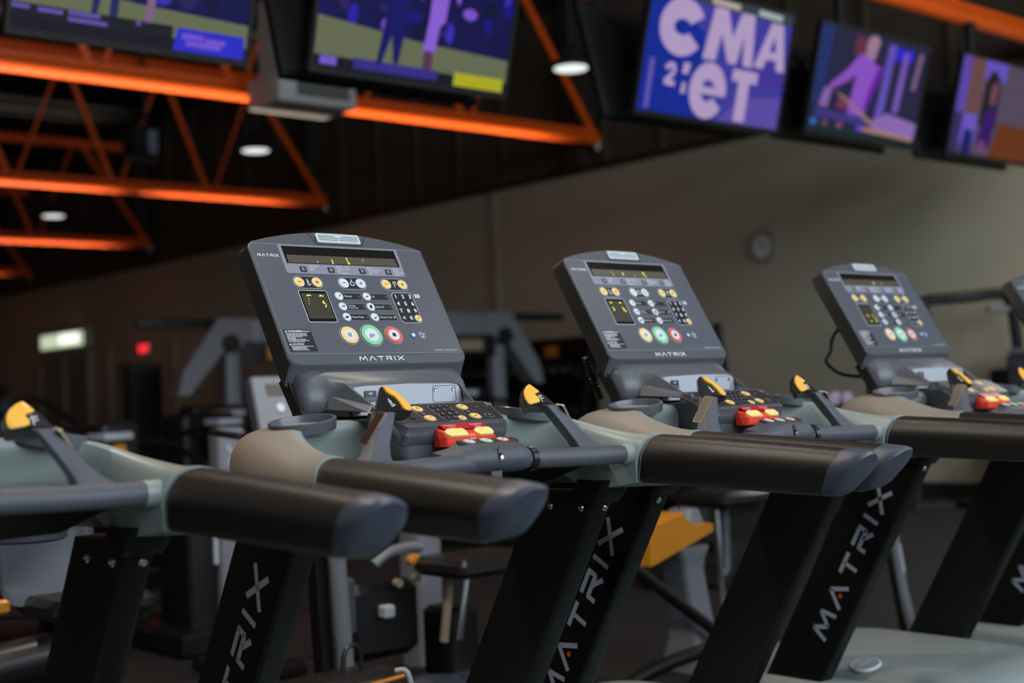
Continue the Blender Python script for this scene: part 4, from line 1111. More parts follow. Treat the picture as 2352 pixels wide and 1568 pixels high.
def make_tv(x0, x1, y, z, pic, H=None, tilt=15, back=False):
    Wd = x1 - x0; H = H or Wd * .555
    root = empty('television', ((x0 + x1) / 2, y, z))
    tl = math.radians(tilt)
    s = -1 if not back else 1
    up = (0, s * math.sin(tl), math.cos(tl))
    fr = frame((-Wd / 2 if not back else Wd / 2, 0, 0), (1 if not back else -1, 0, 0), up)
    mb = MB()
    b = .022
    mb.prism([(-b, -b * 1.6), (Wd + b, -b * 1.6), (Wd + b, H + b), (-b, H + b)], fr, -.035, -.004, M_BEZEL)
    o1 = [(-b, -b * 1.6), (Wd + b, -b * 1.6), (Wd + b, H + b), (-b, H + b)]; o2 = [(0, 0), (Wd, 0), (Wd, H), (0, H)]
    mb.loft([[fr(a, c, -.006) for a, c in o1], [fr(a, c, .008) for a, c in o1], [fr(a, c, .008) for a, c in o2], [fr(a, c, -.006) for a, c in o2]], M_BEZEL, True, False, False, smooth=False)
    mb.build('bezel', root)
    mb = MB()
    mb.loft([[fr(Wd / 2 + (a - Wd / 2) * k, H / 2 + (c - H / 2) * k - dz, w) for a, c in o1] for w, k, dz in ((-.034, 1.0, 0), (-.055, .96, 0), (-.075, .80, .04), (-.095, .70, .06))], M_TVBACK, smooth=False)
    mb.build('back_housing', root)
    mb = MB()
    if pic: pic(mb, fr, Wd, H)
    else: mb.flat(o2, fr, .0003, scr((40, 40, 70)))
    mb.build('screen', root)
    mb = MB()
    if not back:
        zt = 4.27 - z; yc = 3.34 - y
        mb.tube([(0, yc, .30), (0, yc, zt)], .035, M_BEZEL, 12)
        mb.tube([(0, yc, zt - .14), (0, yc, zt - .06), (0, yc, zt)], [.04, .048, .05], M_BEZEL, 12)
        mb.box((0, yc - .08, .40), (.34, .10, .10), M_BEZEL, None, .01)
        mb.build('mounting_pole', root)
    else:
        mb.box((0, -.03, .40), (.20, .145, .08), M_BEZEL, None, .01); mb.build('mounting_arm', root)
    return root


TVS = [(.36, 1.55, 3.2, 2.965, lambda mb, fr, w, h: pic_field(mb, fr, w, h, 'blue', 3), 'television cut by the top left corner showing a sports field with a blue banner'),
       (1.95, 3.27, 3.2, 2.995, lambda mb, fr, w, h: pic_field(mb, fr, w, h, 'yellow', 5), 'television showing two players on a field with a bright yellow banner'),
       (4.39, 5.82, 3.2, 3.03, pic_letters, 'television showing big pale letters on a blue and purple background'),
       (6.17, 7.55, 3.2, 3.07, pic_host, 'television showing a cook in a purple top at a table'),
       (8.06, 9.46, 3.2, 3.08, pic_guest, 'television at the right edge showing a person with long dark hair in purple')]
for i, (x0, x1, y, z, pic, lab) in enumerate(TVS):
    tag(make_tv(x0, x1, y, z, pic), lab, 'television', 'televisions facing the treadmills')
BK = ['back of the television behind the field screen at the top left corner', 'back of the television left behind the screen with the yellow banner', 'back of the television left behind the screen with the big letters', 'back of the television left behind the cook screen', 'back of the television left behind the screen at the right edge']
for (x0, x1, y, z, pic, _), lab in zip(TVS, BK):
    if x0 < 1: continue
    tag(make_tv(x0, x1, 3.50, z + .02, None, back=True), lab, 'television', 'televisions facing away')

# ------------------------------------------------------------------ ceiling heater box, loudspeaker
root = empty('unit_heater', (5.62, 9.0, 4.20))
mb = MB(); mb.box((0, 0, .17), (.92, .60, .30), M_GREYPL, None, .02); mb.box((.02, .03, .40), (.56, .5, .16), M_GREYPL, None, .015); mb.build('casing', root)
mb = MB(); mb.box((.06, -.301, .17), (.62, .02, .15), M_GDARK); [mb.box((.06, -.312, .115 + .028 * k), (.60, .008, .006), M_GREYPL) for k in range(5)]; mb.build('outlet_grille', root)
mb = MB(); mb.box((-.36, .0, .70), (.07, .34, .80), M_GREYPL); mb.tube([(-.33, 0, .45), (-.36, 0, 1.2), (-.36, 0, 2.75)], .045, M_DARKPOST, 10); mb.tube([(.3, .0, .45), (.3, 0, 2.75)], .02, M_DARKPOST, 8); mb.build('hanger', root)
mb = MB(); mb.tube([(-.43, -.12, 1.02), (-.36, -.14, 1.02)], .06, M_GALV, 14); mb.build('junction_box', root)
tag(root, 'grey box heater hanging under the roof between the two big televisions', 'heater')
root = empty('loudspeaker', (7.10, 15.6, 4.86))
mb = MB(); mb.box((0, 0, .24), (.46, .40, .46), M_TVBACK, None, .03); mb.build('cabinet', root)
mb = MB(); mb.box((.06, -.21, .24), (.14, .02, .34), M_UPLOGO, None, .005); mb.build('front_grille', root)
mb = MB(); mb.tube([(.1, .1, .40), (.1, .1, 2.1)], .03, M_DARKPOST, 8); mb.build('hanger', root)
tag(root, 'black box loudspeaker hanging in the dark roof space at upper left', 'loudspeaker')

# ------------------------------------------------------------------ wall clock, exit sign, doors with lit transom, wall joint
M_CLOCKFACE = mat('clock_face', (0.75, 0.74, 0.66), 0.5)
M_CLOCKRIM = mat('clock_rim', (0.22, 0.22, 0.19), 0.4)
root = empty('wall_clock', (10.60, 7.10, 2.82))
fr = frame((0, 0, 0), (0, -1, 0), (0, 0, 1))
s = 1 if fr(0, 0, 1).x < 0 else -1
mb = MB(); mb.loft([[fr(a, b, s * w) for a, b in circ(r, 36)] for r, w in ((.185, 0), (.188, .035), (.178, .05), (.148, .045), (.146, .03))], M_CLOCKRIM, True, True, False); mb.build('clock_rim', root)
mb = MB(); mb.disc((0, 0), .149, fr, s * .01, s * .032, M_CLOCKFACE, 36)
for k in range(12):
    a = math.pi * k / 6; mb.strokes([((.122 * math.sin(a), .122 * math.cos(a)), (.138 * math.sin(a), .138 * math.cos(a)))], fr, s * .034, .008, M_BLACK)
mb.build('clock_face', root)
mb = MB(); mb.strokes([((0, -.02), (.05, .06)), ((0, -.02), (-.06, .10))], fr, s * .037, .009, M_BLACK); mb.build('clock_hands', root)
tag(root, 'round grey wall clock above the gap between the middle and right consoles', 'clock')
root = empty('exit_sign', (10.60, 22.8, 2.36))
fr = frame((-.06, .16, 0), (0, -1, 0), (0, 0, 1)); s = 1 if (fr(0, 0, 1) - fr(0, 0, 0)).x < 0 else -1
mb = MB(); mb.box((-.03, 0, .09), (.06, .36, .22), M_GREYPL, None, .01); mb.build('sign_case', root)
mb = MB(); mb.text('EXIT', (.16, .09), .19, fr, s * .002, mat('exit_red', (0.3, 0.0, 0.0), .4, emit=(1.0, .02, .03), estr=2.6), bold=.03); mb.build('sign_letters', root)
tag(root, 'small glowing red exit sign on the far wall at left', 'sign')
M_DOORF = mat('door_frame_paint', (0.36, 0.33, 0.26), 0.55)
M_DOORG = mat('door_panel_paint', (0.27, 0.245, 0.185), 0.5)
M_LITGLASS = mat('lit_transom_glass', (0.6, 0.65, 0.55), .4, emit=(0.72, 0.86, 0.58), estr=.75)
M_LITHOT = mat('lit_transom_tube', (0.8, 0.8, 0.8), .4, emit=(0.95, 1.0, 0.88), estr=1.3)
mb = MB()
mb.box((10.555, 26.65, 1.20), (.05, 2.50, 2.40), M_DOORG)
for y in (25.38, 26.65, 27.95): mb.box((10.53, y, 1.22), (.10, .10, 2.44), M_DOORF)
mb.box((10.53, 26.65, 2.47), (.10, 2.7, .10), M_DOORF); mb.box((10.52, 26.4, 1.0), (.03, .04, .30), M_GALV); mb.box((10.52, 26.9, 1.0), (.03, .04, .30), M_GALV)
tag(mb.build('door_1'), None, None, None, 'structure')
root = empty('transom_light', (10.54, 26.6, 2.84))
mb = MB(); mb.box((0, 0, 0), (.10, 2.50, .40), M_GREYPL, None, .02); mb.build('light_case', root)
mb = MB(); mb.box((-.06, .08, 0), (.03, 2.25, .30), M_LITGLASS, None, .01); mb.build('diffuser', root)
mb = MB(); mb.box((-.085, -.35, .02), (.03, .95, .22), M_LITHOT, None, .01); mb.build('glowing_tube', root)
tag(root, 'long greenish white light panel above the door on the far wall', 'light')
mb = MB()
for y in (19.75, 21.6, 24.5): mb.box((10.575, y, 1.3), (.05, .14, 2.6), M_DOORF)
tag(mb.build('trim_2'), None, None, None, 'structure')
mb = MB(); mb.box((10.585, 11.9, 2.05), (.03, .16, 4.1), M_DOORF); tag(mb.build('trim_3'), None, None, None, 'structure')
mb = MB(); mb.box((10.585, (YB + YF) / 2, .08), (.03, YB - YF, .16), M_GDARK); tag(mb.build('baseboard_right'), None, None, None, 'structure')

# ------------------------------------------------------------------ strength machines and other equipment
M_FRAME = mat('machine_frame_black', (0.0055, 0.0056, 0.0060), 0.40, spec=.35, bump=.1, bscale=400)
M_SILVER = mat('machine_silver_paint', (0.19, 0.20, 0.22), 0.35, rvar=.08)
M_PAD = mat('black_vinyl_pad', (0.014, 0.013, 0.0125), 0.34, bump=.2, bscale=160)
M_CHROME = mat('chrome_tube', (0.72, 0.72, 0.74), 0.14, metal=1.0)
M_LEVER = mat('amber_lever', (0.62, 0.23, 0.012), 0.35)
M_BLUEG = mat('blue_grey_shroud', (0.062, 0.069, 0.090), 0.4)
M_PALE = mat('pale_label', (0.42, 0.44, 0.49), 0.5)
M_TAN = mat('tan_print', (0.30, 0.24, 0.16), 0.5)


def P3(name, root, fn):
    mb = MB(); fn(mb); return mb.build(name, root)


def pad(mb, c, s, rot=None, m_=None): mb.box(c, s, m_ or M_PAD, rot, min(s) * .45)


# machine with a grey back plate, seen under the cross bar at left
root = empty('leg_machine', (-.17, 1.72, 0))
P3('back_plate', root, lambda mb: mb.loft([[(x, y + (z - .8) * .12, z) for x, z in rrect(.165 * k, .215 * k, .07 * k, 6, (0.03, .82))] for y, k in ((.0, .92), (-.012, 1.0), (.03, 1.0), (.045, .9))], M_BLUEG))
P3('seat', root, lambda mb: (pad(mb, (.12, -.10, .60), (.36, .34, .07)),))
P3('thigh_roller', root, lambda mb: mb.tube([(-.30, -.18, .44), (-.10, -.18, .455), (.16, -.16, .47)], [.07, .075, .07], M_PAD, 18))
P3('frame', root, lambda mb: (mb.bar((-.28, -.05, .60), (.02, .10, .03), .05, .05, M_SILVER), mb.bar((.10, .25, .05), (.10, .05, .75), .08, .06, M_FRAME), mb.box((0, .1, .03), (.7, .7, .06), M_FRAME, None, .01), mb.bar((.02, -.05, .35), (.05, .0, .05), .03, .06, M_TAN)))
P3('lever', root, lambda mb: mb.box((-.165, -.12, .625), (.045, .04, .045), M_LEVER, None, .012))
P3('hand_wheel', root, lambda mb: mb.loft([[(-.165 + r * math.cos(2 * math.pi * k / 24), -.34 + r * math.sin(2 * math.pi * k / 24), z) for k in range(24)] for z, r in ((.845, .105), (.852, .118), (.885, .120), (.892, .112))], M_BLUEG))
tag(root, 'machine with grey back plate and black pads behind the nearest treadmill at left', 'exercise machine')

# machine with a silver post, seats on chrome posts and an amber lever
root = empty('seated_strength_machine', (1.10, 1.62, 0))
P3('post', root, lambda mb: mb.tube([(-.265, -.17, .72), (-.24, -.17, .25), (-.225, -.17, .02)], .031, M_SILVER, 16))
P3('post', root, lambda mb: mb.bar((-.31, -.10, .72), (-.28, -.10, .02), .06, .05, M_FRAME))
P3('seat', root, lambda mb: (pad(mb, (.44, -.12, .565), (.42, .34, .075)),))
P3('seat_post', root, lambda mb: mb.tube([(.42, -.08, .53), (.38, -.06, .26)], .017, M_CHROME, 14))
P3('seat_post', root, lambda mb: mb.tube([(.34, -.07, .53), (.31, -.05, .26)], .018, M_TAN, 14))
P3('handle', root, lambda mb: mb.tube(smooth_path([(.06, .06, .585), (.13, .06, .625), (.24, .08, .635), (.32, .10, .625)], 5), .021, M_SILVER, 14))
P3('lever', root, lambda mb: mb.loft([[(.235 + r * math.cos(2 * math.pi * k / 14), y, .588 + r * .75 * math.sin(2 * math.pi * k / 14)) for k in range(14)] for y, r in ((.05, .018), (.045, .031), (.02, .031), (.012, .02))], M_LEVER))
for p in ((.155, .05, .505), (.245, .05, .515)):
    P3('bolt', root, lambda mb, p=p: mb.tube([(p[0], p[1], p[2]), (p[0], p[1] - .03, p[2])], .017, M_TAN, 12))
P3('frame', root, lambda mb: (mb.box((.12, .14, .36), (.34, .16, .30), M_FRAME, None, .05), mb.bar((-.05, -.28, .06), (.46, .30, .06), .10, .07, M_FRAME), mb.bar((.0, .34, .06), (.55, -.10, .09), .10, .05, M_BLUEG), mb.box((.48, .12, .22), (.16, .20, .30), M_FRAME, None, .03), mb.bar((-.12, -.2, .04), (.30, .02, .10), .09, .05, M_BLUEG)))
P3('weight_plate', root, lambda mb: mb.box((-.13, .0, .45), (.10, .05, .22), M_BLUEG, None, .02))
P3('label_plate', root, lambda mb: mb.box((.10, .04, .40), (.055, .05, .05), M_PALE, None, .01))
P3('shroud', root, lambda mb: (mb.box((.66, .55, .50), (.14, .16, .96), M_SILVER, None, .03),))
tag(root, 'strength machine with silver post, chrome seat posts and an amber knob below the main console', 'exercise machine')
# small training bag standing on the floor in front
root = empty('gym_bag', (.54, .95, 0))
P3('bag_body', root, lambda mb: mb.loft([[(x, y, z) for x, y in rrect(hx, hy, .06, 5)] for z, hx, hy in ((0, .19, .11), (.12, .21, .125), (.28, .20, .12), (.34, .17, .10), (.36, .13, .07))], M_PAD))
P3('amber_piping', root, lambda mb: mb.tube([(-.12 + .26 * t, -.112 + .012 * t * t, .325 + .012 * t) for t in [k / 10 for k in range(11)]], .007, M_LEVER, 8))
P3('carry_handle', root, lambda mb: mb.tube(smooth_path([(-.03, 0, .34), (-.02, 0, .42), (.01, 0, .445), (.04, 0, .42), (.045, 0, .34)], 5), .008, M_PAD, 8))
P3('white_strap', root, lambda mb: mb.tube(smooth_path([(.13, -.07, .35), (.155, -.10, .345), (.165, -.115, .25), (.16, -.125, .10)], 4), .009, M_PALE, 8))
P3('side_pocket', root, lambda mb: mb.box((-.10, -.12, .20), (.15, .05, .18), M_BLUEG, None, .02))
tag(root, 'dark bag with amber piping on the floor, cut by the bottom edge', 'bag')

# column with an amber collar between the middle treadmills
root = empty('pedestal_machine', (2.53, 1.30, 0))
P3('column', root, lambda mb: mb.loft([[(x + dx, y, z) for x, y in rrect(hx, hy, .03, 5)] for z, hx, hy, dx in ((0, .11, .12, .06), (.14, .075, .09, .055), (.30, .072, .08, .030), (.44, .070, .075, .010), (.49, .080, .085, .0), (.53, .10, .10, -.01), (.545, .10, .10, -.01))], M_SILVER))
P3('collar', root, lambda mb: mb.loft([[(xc + (x - xc) * k, y, zc + (z - zc) * k) for x, z in ((-.30, .49), (-.05, .560), (.09, .598), (.105, .605), (.105, .632), (.09, .638), (.0, .636), (-.05, .655), (-.10, .70), (-.30, .66))] for y, k in ((-.115, .93), (-.10, 1.0), (.10, 1.0), (.115, .93)) for xc, zc in ((-.08, .61),)], M_LEVER))
P3('cap', root, lambda mb: mb.loft([[(x + .03, y, z) for x, y in rrect(hx, hy, .04, 5)] for z, hx, hy in ((.606, .075, .075), (.65, .072, .07), (.70, .055, .06), (.71, .03, .03))], M_SILVER))
P3('arm', root, lambda mb: mb.tube([(-.45, -.12, .52), (-.20, -.14, .34), (.10, -.16, .13)], .026, M_FRAME, 12))
P3('arm', root, lambda mb: mb.tube(smooth_path([(-.75, -.2, .0), (-.40, -.2, .095), (.05, -.18, .125), (.40, -.1, .12)], 4), .030, M_FRAME, 12))
tag(root, 'silver column with a bright amber collar seen between two treadmill uprights', 'exercise machine')
# thin chrome stand behind it
root = empty('chrome_stand', (3.46, 1.86, 0))
P3('pole', root, lambda mb: mb.tube([(-.03, 0, .60), (-.02, 0, .36), (-.01, 0, .02)], .020, M_CHROME, 14))
P3('pole', root, lambda mb: mb.tube([(.03, 0, .62), (.03, 0, .30), (-.01, 0, .26)], .030, M_BLUEG, 14))
P3('foot', root, lambda mb: mb.box((0, 0, .015), (.42, .30, .03), M_FRAME, None, .01))
P3('seat', root, lambda mb: pad(mb, (.05, .0, .66), (.40, .32, .08)))
tag(root, 'thin grey and chrome stand with dark seat right of the amber collared column', 'exercise machine')
# leaning silver bar at right
root = empty('weight_bar', (3.79, 1.02, 0))
P3('shaft', root, lambda mb: mb.tube([(-.045, .01, .52), (.0, 0, .22), (.045, -.02, .0)], .0265, M_SILVER, 16))
P3('printed_band', root, lambda mb: mb.tube([(-.029, .007, .44), (-.008, .002, .30)], .0272, M_PALE, 16))
P3('rubber_grip', root, lambda mb: mb.tube([(-.075, .03, .52), (.015, .01, .01)], .018, M_FRAME, 12))
tag(root, 'silver bar leaning between the right treadmill uprights', 'bar')

# exercise bike console at left of the main console
root = empty('machine_console_stand', (1.26, 2.55, 0))
fr = frame((0, -.12, 1.22), (1, 0, 0), (0, .30, 1)); s = 1 if (fr(0, 0, 1) - fr(0, 0, 0)).y < 0 else -1
P3('console', root, lambda mb: (mb.prism(rrect(.17, .145, .02, 4), fr, s * -.05, 0, M_SHELL), mb.prism(rrect(.16, .135, .015, 4), fr, 0, s * .004, M_SILVER)))
P3('display', root, lambda mb: (mb.prism([(-.10, .05), (.12, .05), (.12, .105), (-.10, .105)], fr, s * .002, s * .007, M_LED_OFF), mb.prism([(-.09, -.115), (.12, -.115), (.12, -.05), (-.09, -.05)], fr, s * .002, s * .007, M_TAN)))
for a in (-.045, .03):
    P3('button', root, lambda mb, a=a: mb.disc((a, -.005), .020, fr, s * .002, s * .010, M_BTN_W, 18))
P3('mast', root, lambda mb: mb.bar((0, -.05, 1.10), (.02, .35, .20), .09, .07, M_FRAME, (0, 1, 0)))
P3('base', root, lambda mb: (mb.box((.0, .30, .03), (.30, .55, .06), M_FRAME, None, .02),))
P3('handlebar', root, lambda mb: mb.tube(smooth_path([(-.22, .18, 1.12), (-.20, -.02, 1.10), (0, .02, 1.08), (.20, -.02, 1.10), (.22, .18, 1.12)], 4), .016, M_PAD, 10))
tag(root, 'console stand with silver panel and white knobs just left of the main console', 'exercise machine')

# weight stack tower with the letter X, and its machine
root = empty('weight_tower_machine', (1.62, 3.72, 0))
P3('tower', root, lambda mb: (mb.box((0, -.09, .56), (.165, .12, 1.12), M_SILVER, None, .025),))
fr = frame((.0, -.152, .98), (1, 0, 0), (0, 0, 1)); s = 1 if (fr(0, 0, 1) - fr(0, 0, 0)).y < 0 else -1
P3('printed_letters', root, lambda mb: (mb.strokes([((-.03, -.05), (.03, .05)), ((-.03, .05), (.03, -.05))], fr, s * .001, .018, M_PALE), mb.flat([(-.035, -.12), (.035, -.12), (.035, -.085), (-.035, -.085)], fr, s * .001, M_PALE)))
P3('frame', root, lambda mb: (mb.box((-.17, .05, .33), (.17, .34, .66), M_FRAME, None, .03), mb.box((-.12, .1, .06), (.60, .9, .12), M_FRAME, None, .03), mb.bar((-.28, .35, .1), (-.42, .55, 1.0), .08, .06, M_FRAME)))
P3('label_plate', root, lambda mb: mb.box((-.105, -.13, .50), (.025, .02, .16), M_PALE, None, .004))
P3('lever', root, lambda mb: mb.box((-.115, -.13, .60), (.03, .02, .03), M_LEVER, None, .005))
P3('seat', root, lambda mb: pad(mb, (-.45, .5, .52), (.36, .40, .09)))
tag(root, 'grey weight tower with a pale X on it, standing left of the main treadmill', 'exercise machine')


def strength(name, x, y, rz, lab, h=1.05, amber=True, pale=True, arm=True, seed=1, shroud=True):
    R = random.Random(seed)
    root = empty(name, (x, y, 0), rz)
    P3('frame', root, lambda mb: (mb.box((0, 0, .05), (.75, 1.1, .10), M_FRAME, None, .03), mb.bar((-.25, .35, .1), (-.22, .30, h), .09, .10, M_FRAME), mb.bar((.25, .35, .1), (.22, .30, h), .09, .10, M_FRAME), mb.bar((-.26, .30, h), (.26, .30, h), .10, .10, M_FRAME)))
    P3('weight_stack', root, lambda mb: [mb.box((0, .36, .16 + .045 * k), (.34, .16, .040), M_FRAME, None, .006) for k in range(14)])
    P3('seat', root, lambda mb: pad(mb, (0, -.15, .52), (.36, .42, .09)))
    P3('backrest', root, lambda mb: pad(mb, (0, .10, .88), (.34, .09, .56)))
    if shroud: P3('stack_shroud', root, lambda mb: (mb.box((0, .42, .10 + h * .5), (.62, .26, h), M_FRAME, None, .05), mb.box((.30, .10, .45), (.10, .7, .6), M_FRAME, None, .03)))
    if pale: P3('top_plate', root, lambda mb: mb.box((-.05, .12, h + .02), (.26, .18, .05), M_PALE, None, .012))
    if amber: P3('lever', root, lambda mb: mb.box((-.09, .0, h - .10), (.10, .06, .13), M_LEVER, None, .02))
    if arm:
        for sg in (-1, 1): P3('press_arm', root, lambda mb, sg=sg: mb.tube(smooth_path([(sg * .30, .30, h * .95), (sg * .42, .05, h * .95), (sg * .42, -.30, h * .80), (sg * .36, -.40, h * .78)], 4), .026, M_FRAME, 10))
        for sg in (-1, 1): P3('hand_grip', root, lambda mb, sg=sg: mb.tube([(sg * .42, -.30, h * .80), (sg * .36, -.42, h * .775)], .034, M_PAD, 10))
    return tag(root, lab, 'exercise machine', 'strength machines in the dark')


strength('strength_machine', 2.15, 5.9, .35, 'dark strength machine with white top plate and amber lever left of the grey tower', 1.04, seed=2)
strength('strength_machine', 3.62, 7.0, .30, 'dark strength machine with white top plate showing right above the grey tower', 1.09, seed=3)
strength('strength_machine', .70, 7.4, -.2, 'dark strength machine behind the arm of the nearest treadmill, with no white plate', 1.15, False, False, seed=4)
strength('strength_machine', 2.6, 9.0, .6, 'tall dark strength machine with leaning arms under the red exit sign', 1.42, False, False, seed=5)
strength('strength_machine', 6.6, 7.6, .1, 'dark strength machine in the shadow right of the main console', 1.25, False, True, seed=6)
strength('strength_machine', 5.6, 6.0, .5, 'low dark strength machine behind the right handle of the main treadmill', 1.02, False, True, seed=7)
strength('strength_machine', 8.7, 6.6, -.3, 'dark strength machine just left of the middle console', 1.3, True, False, seed=8)

strength('strength_machine', 1.55, 8.6, .2, 'dark strength machine in the far left clutter in front of the doors', 1.25, False, True, seed=9)
strength('strength_machine', 4.45, 8.4, .2, 'dark strength machine with a white top plate right behind the grey tower', 1.15, True, True, seed=10)
# dark column like stand against the far wall
root = empty('dark_cabinet', (7.1, 15.9, 0))
P3('body', root, lambda mb: (mb.box((0, 0, .98), (.52, .40, 1.84), M_GDARK, None, .02), mb.box((0, 0, .04), (.6, .5, .08), M_GDARK, None, .01)))
P3('door_panel', root, lambda mb: mb.box((0, -.205, 1.0), (.44, .02, 1.6), M_FRAME, None, .005))
tag(root, 'tall black cabinet silhouetted against the far wall below the red sign', 'cabinet')

# elliptical trainers: slanting arms
def elliptical(x, y, rz, lab, H=1.55):
    root = empty('elliptical_trainer', (x, y, 0), rz)
    P3('base', root, lambda mb: (mb.box((0, 0, .06), (.55, 1.5, .12), M_FRAME, None, .04), mb.box((0, .45, .32), (.30, .55, .45), M_FRAME, None, .10)))
    P3('mast', root, lambda mb: mb.bar((0, .30, .3), (0, .05, H - .1), .10, .08, M_FRAME, (0, 1, 0)))
    P3('console', root, lambda mb: mb.box((0, .02, H - .12), (.34, .08, .22), M_SHELL, Matrix.Rotation(-.4, 3, 'X'), .03))
    for sg in (-1, 1):
        P3('moving_arm', root, lambda mb, sg=sg: mb.tube(smooth_path([(sg * .27, .30, .35), (sg * .27, .12, .95), (sg * .27, -.05, H - .2), (sg * .24, -.16 + sg * .06, H + .1)], 4), [.028] * 12 + [.034], M_FRAME, 10))
        P3('pedal', root, lambda mb, sg=sg: mb.box((sg * .17, -.35 + sg * .12, .26), (.15, .42, .05), M_PAD, None, .02))
    return tag(root, lab, 'exercise machine', 'elliptical trainers')


elliptical(.42, 4.45, .75, 'elliptical trainer with dark slanting arms at the far left edge', 1.38)
elliptical(4.90, 3.35, -.9, 'elliptical trainer, one dark arm slanting beside the middle console', 1.55)

# cable machines with pale top housings
def cable_machine(x0, x1, y, lab, group='cable machines'):
    root = empty('cable_machine', ((x0 + x1) / 2, y, 0)); h = (x1 - x0) / 2
    for sx in (-1, 1):
        P3('post', root, lambda mb, sx=sx: mb.box((sx * h * .48, 0, .95), (.17, .16, 1.74), M_SILVER, None, .03))
        P3('weight_stack', root, lambda mb, sx=sx: mb.box((sx * h * .30, .12, .70), (.30, .24, 1.30), M_FRAME, None, .03))
        P3('side_arm', root, lambda mb, sx=sx: (mb.loft([[(sx * xx, yy, zz) for xx, zz in ((h * .30, 2.17), (h * .62, 2.17), (h * .95, 1.60), (h * 1.0, 1.36), (h * .90, 1.36), (h * .55, 1.86), (h * .30, 1.86))] for yy in (-.11, .11)], M_SILVER, smooth=False)))
        P3('pulley', root, lambda mb, sx=sx: mb.tube([(sx * h * .52, -.15, 1.90), (sx * h * .52, -.10, 1.90)], .10, M_FRAME, 16))
    P3('top_housing', root, lambda mb: (mb.box((0, 0, 2.03), (h * .62, .24, .28), M_SILVER, None, .04), mb.box((-h * .95, -.05, 2.12), (h * .75, .08, .08), M_FRAME, None, .02), mb.box((h * .95, -.05, 2.12), (h * .75, .08, .08), M_FRAME, None, .02)))
    P3('label', root, lambda mb: (mb.box((-h * .14, -.125, 1.80), (.10, .02, .16), M_LEVER, None, .005), mb.box((h * .1, -.125, 1.80), (.34, .02, .12), M_TAN, None, .005), mb.box((0, -.11, 1.80), (h * .8, .02, .24), M_FRAME, None, .005)))
    P3('base', root, lambda mb: mb.box((0, 0, .05), (2 * h, .9, .10), M_FRAME, None, .03))
    return tag(root, lab, 'exercise machine', group)


cable_machine(4.75, 7.35, 10.3, 'pale topped cable machine left behind the main console')
cable_machine(6.3, 8.7, 9.0, 'pale topped cable machine showing right of the main console')

# dumbbell rack along the wall
RY = 11.1
root = empty('dumbbell_rack', (9.95, RY, 0))
P3('frame', root, lambda mb: [mb.bar((-.05, dy, .0), (.30, dy, 1.95), .08, .08, M_FRAME) for dy in (-1.42, 0, 1.42)])
P3('back_panel', root, lambda mb: mb.box((.38, 0, 1.0), (.04, 2.9, 1.9), M_FRAME, None, .01))
for k in range(3): P3('shelf', root, lambda mb, k=k: mb.box((-.10 + .11 * k, 0, .40 + .52 * k), (.34, 3.0, .04), M_FRAME, None, .01))
P3('amber_label', root, lambda mb: mb.box((.345, -.62, 1.78), (.02, .24, .14), M_LEVER, None, .004))
tag(root, 'tall dark dumbbell rack against the right wall, between the main and middle consoles', 'rack')
M_DBHEX = mat('dumbbell_rubber', (0.018, 0.018, 0.019), 0.4)


def make_dumbbell(r, m_):
    root = empty('dumbbell')
    P3('handle', root, lambda mb: mb.tube([(-.13, 0, 0), (.13, 0, 0)], .014, M_CHROME, 10))
    for sg in (-1, 1): P3('weight_head', root, lambda mb, sg=sg: (mb.loft([[(sg * x, rr * math.cos(math.pi * k / 4 + .39), rr * math.sin(math.pi * k / 4 + .39)) for k in range(8)] for x, rr in ((.065, r * .8), (.075, r), (.150, r), (.160, r * .75))], m_), mb.disc((0, 0), r * .45, frame((sg * .160, 0, 0), (0, 1, 0), (0, 0, 1)), 0, sg * .004, M_SILVER, 12)))
    return root


db = make_dumbbell(.062, M_DBHEX)
names = ('bottom', 'middle', 'top')
first = True
for k in range(3):
    for j in range(12):
        o = db if first else copy_tree(db); first = False
        o.location = (9.95 - .14 + .11 * k, RY - 1.30 + (j + (j >= 6)) * .20, .42 + .52 * k + .062)
        tag(o, 'black dumbbell with silver end on the %s shelf of the wall rack' % names[k], 'dumbbell', 'dumbbells on the %s shelf' % names[k])

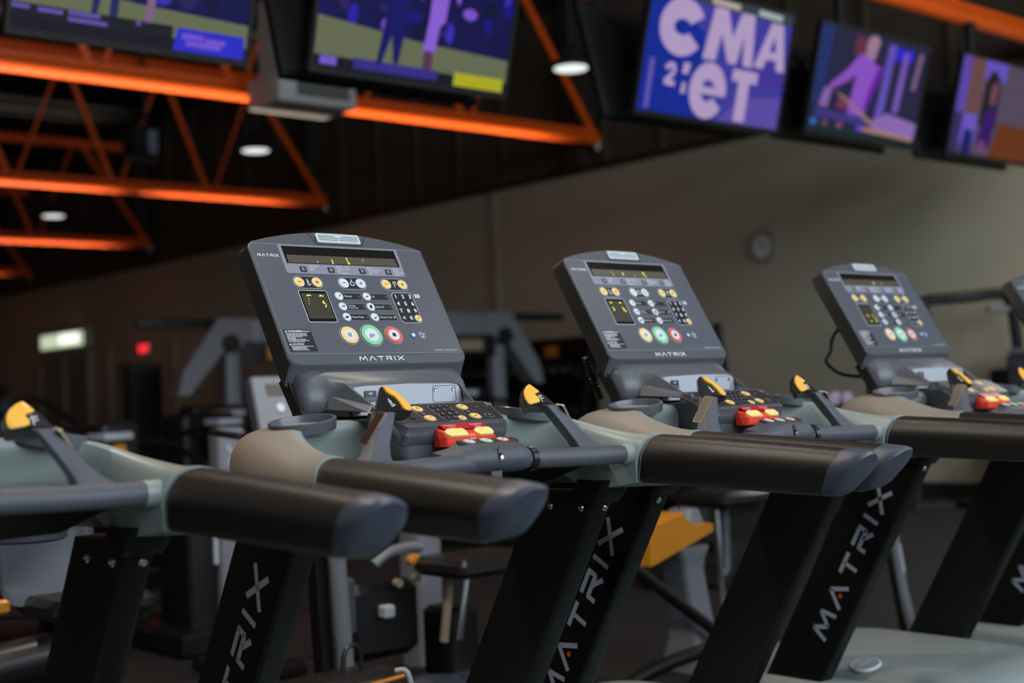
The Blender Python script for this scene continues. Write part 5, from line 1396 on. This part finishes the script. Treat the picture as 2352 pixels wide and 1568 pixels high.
# pull-up frame near the right wall
root = empty('pull_up_frame', (9.72, 4.12, 0))
P3('frame_tube', root, lambda mb: mb.tube(smooth_path([(-.30, .40, .0), (-.26, .40, .6), (-.12, .36, 1.2), (-.05, .30, 1.55), (-.22, .28, 1.90), (-.16, .27, 1.97)], 5), .054, M_FRAME, 12))
P3('frame_tube', root, lambda mb: mb.tube(smooth_path([(-.16, .27, 1.97), (.10, -.02, 1.985), (.36, -.20, 2.0), (.45, -.25, 1.90), (.50, -.26, 1.60), (.53, -.26, 1.25), (.55, -.26, .04)], 5), .054, M_FRAME, 12))
P3('hand_grip', root, lambda mb: mb.tube([(.18, -.16, 1.86), (.42, -.24, 1.86)], .030, M_GALV, 12))
P3('tower', root, lambda mb: mb.box((.58, -.30, .72), (.30, .26, 1.40), M_BLUEG, None, .03))
P3('tower', root, lambda mb: mb.box((.34, -.20, .66), (.14, .24, 1.26), M_FRAME, None, .03))
P3('top_cap', root, lambda mb: (mb.box((.56, -.32, 1.45), (.32, .24, .05), M_SILVER, None, .02), mb.tube([(.42, -.42, 1.38), (.42, -.46, 1.38)], .035, M_PALE, 12)))
P3('amber_label', root, lambda mb: (mb.box((.50, -.435, 1.20), (.06, .01, .09), M_TAN, None, .003), mb.box((.60, -.435, 1.20), (.12, .01, .07), M_UPLOGO, None, .003)))
P3('foot', root, lambda mb: (mb.bar((-.35, .42, .03), (.6, -.28, .03), .10, .06, M_FRAME), mb.bar((.05, .45, .03), (-.1, -.35, .03), .10, .06, M_FRAME)))
tag(root, 'black tubular pull-up frame with blue grey tower in front of the right wall', 'exercise machine')

# small stand with pink weights right of the middle treadmill
root = empty('weight_stand', (7.20, 3.85, 0))
P3('post', root, lambda mb: (mb.box((0, 0, .50), (.28, .26, 1.0), M_FRAME, None, .04), mb.box((0, 0, 1.02), (.46, .34, .05), M_FRAME, None, .015)))
P3('foot', root, lambda mb: mb.box((0, 0, .02), (.55, .5, .04), M_FRAME, None, .01))
tag(root, 'black stand holding small pink weights beside the right console', 'rack')
M_PINK = mat('pink_vinyl', (0.50, 0.33, 0.47), 0.35)
for dx, dz, lab in ((-.10, 0, 'left pink dumbbell lying on the black stand'), (.08, 0, 'right pink dumbbell lying on the black stand')):
    o = make_dumbbell(.052, M_PINK); o.location = (7.20 + dx, 3.80, 1.045 + .052); o.rotation_euler = (0, 0, 1.1); o.scale = (.75, .95, .95)
    tag(o, lab, 'dumbbell', 'pink dumbbells')
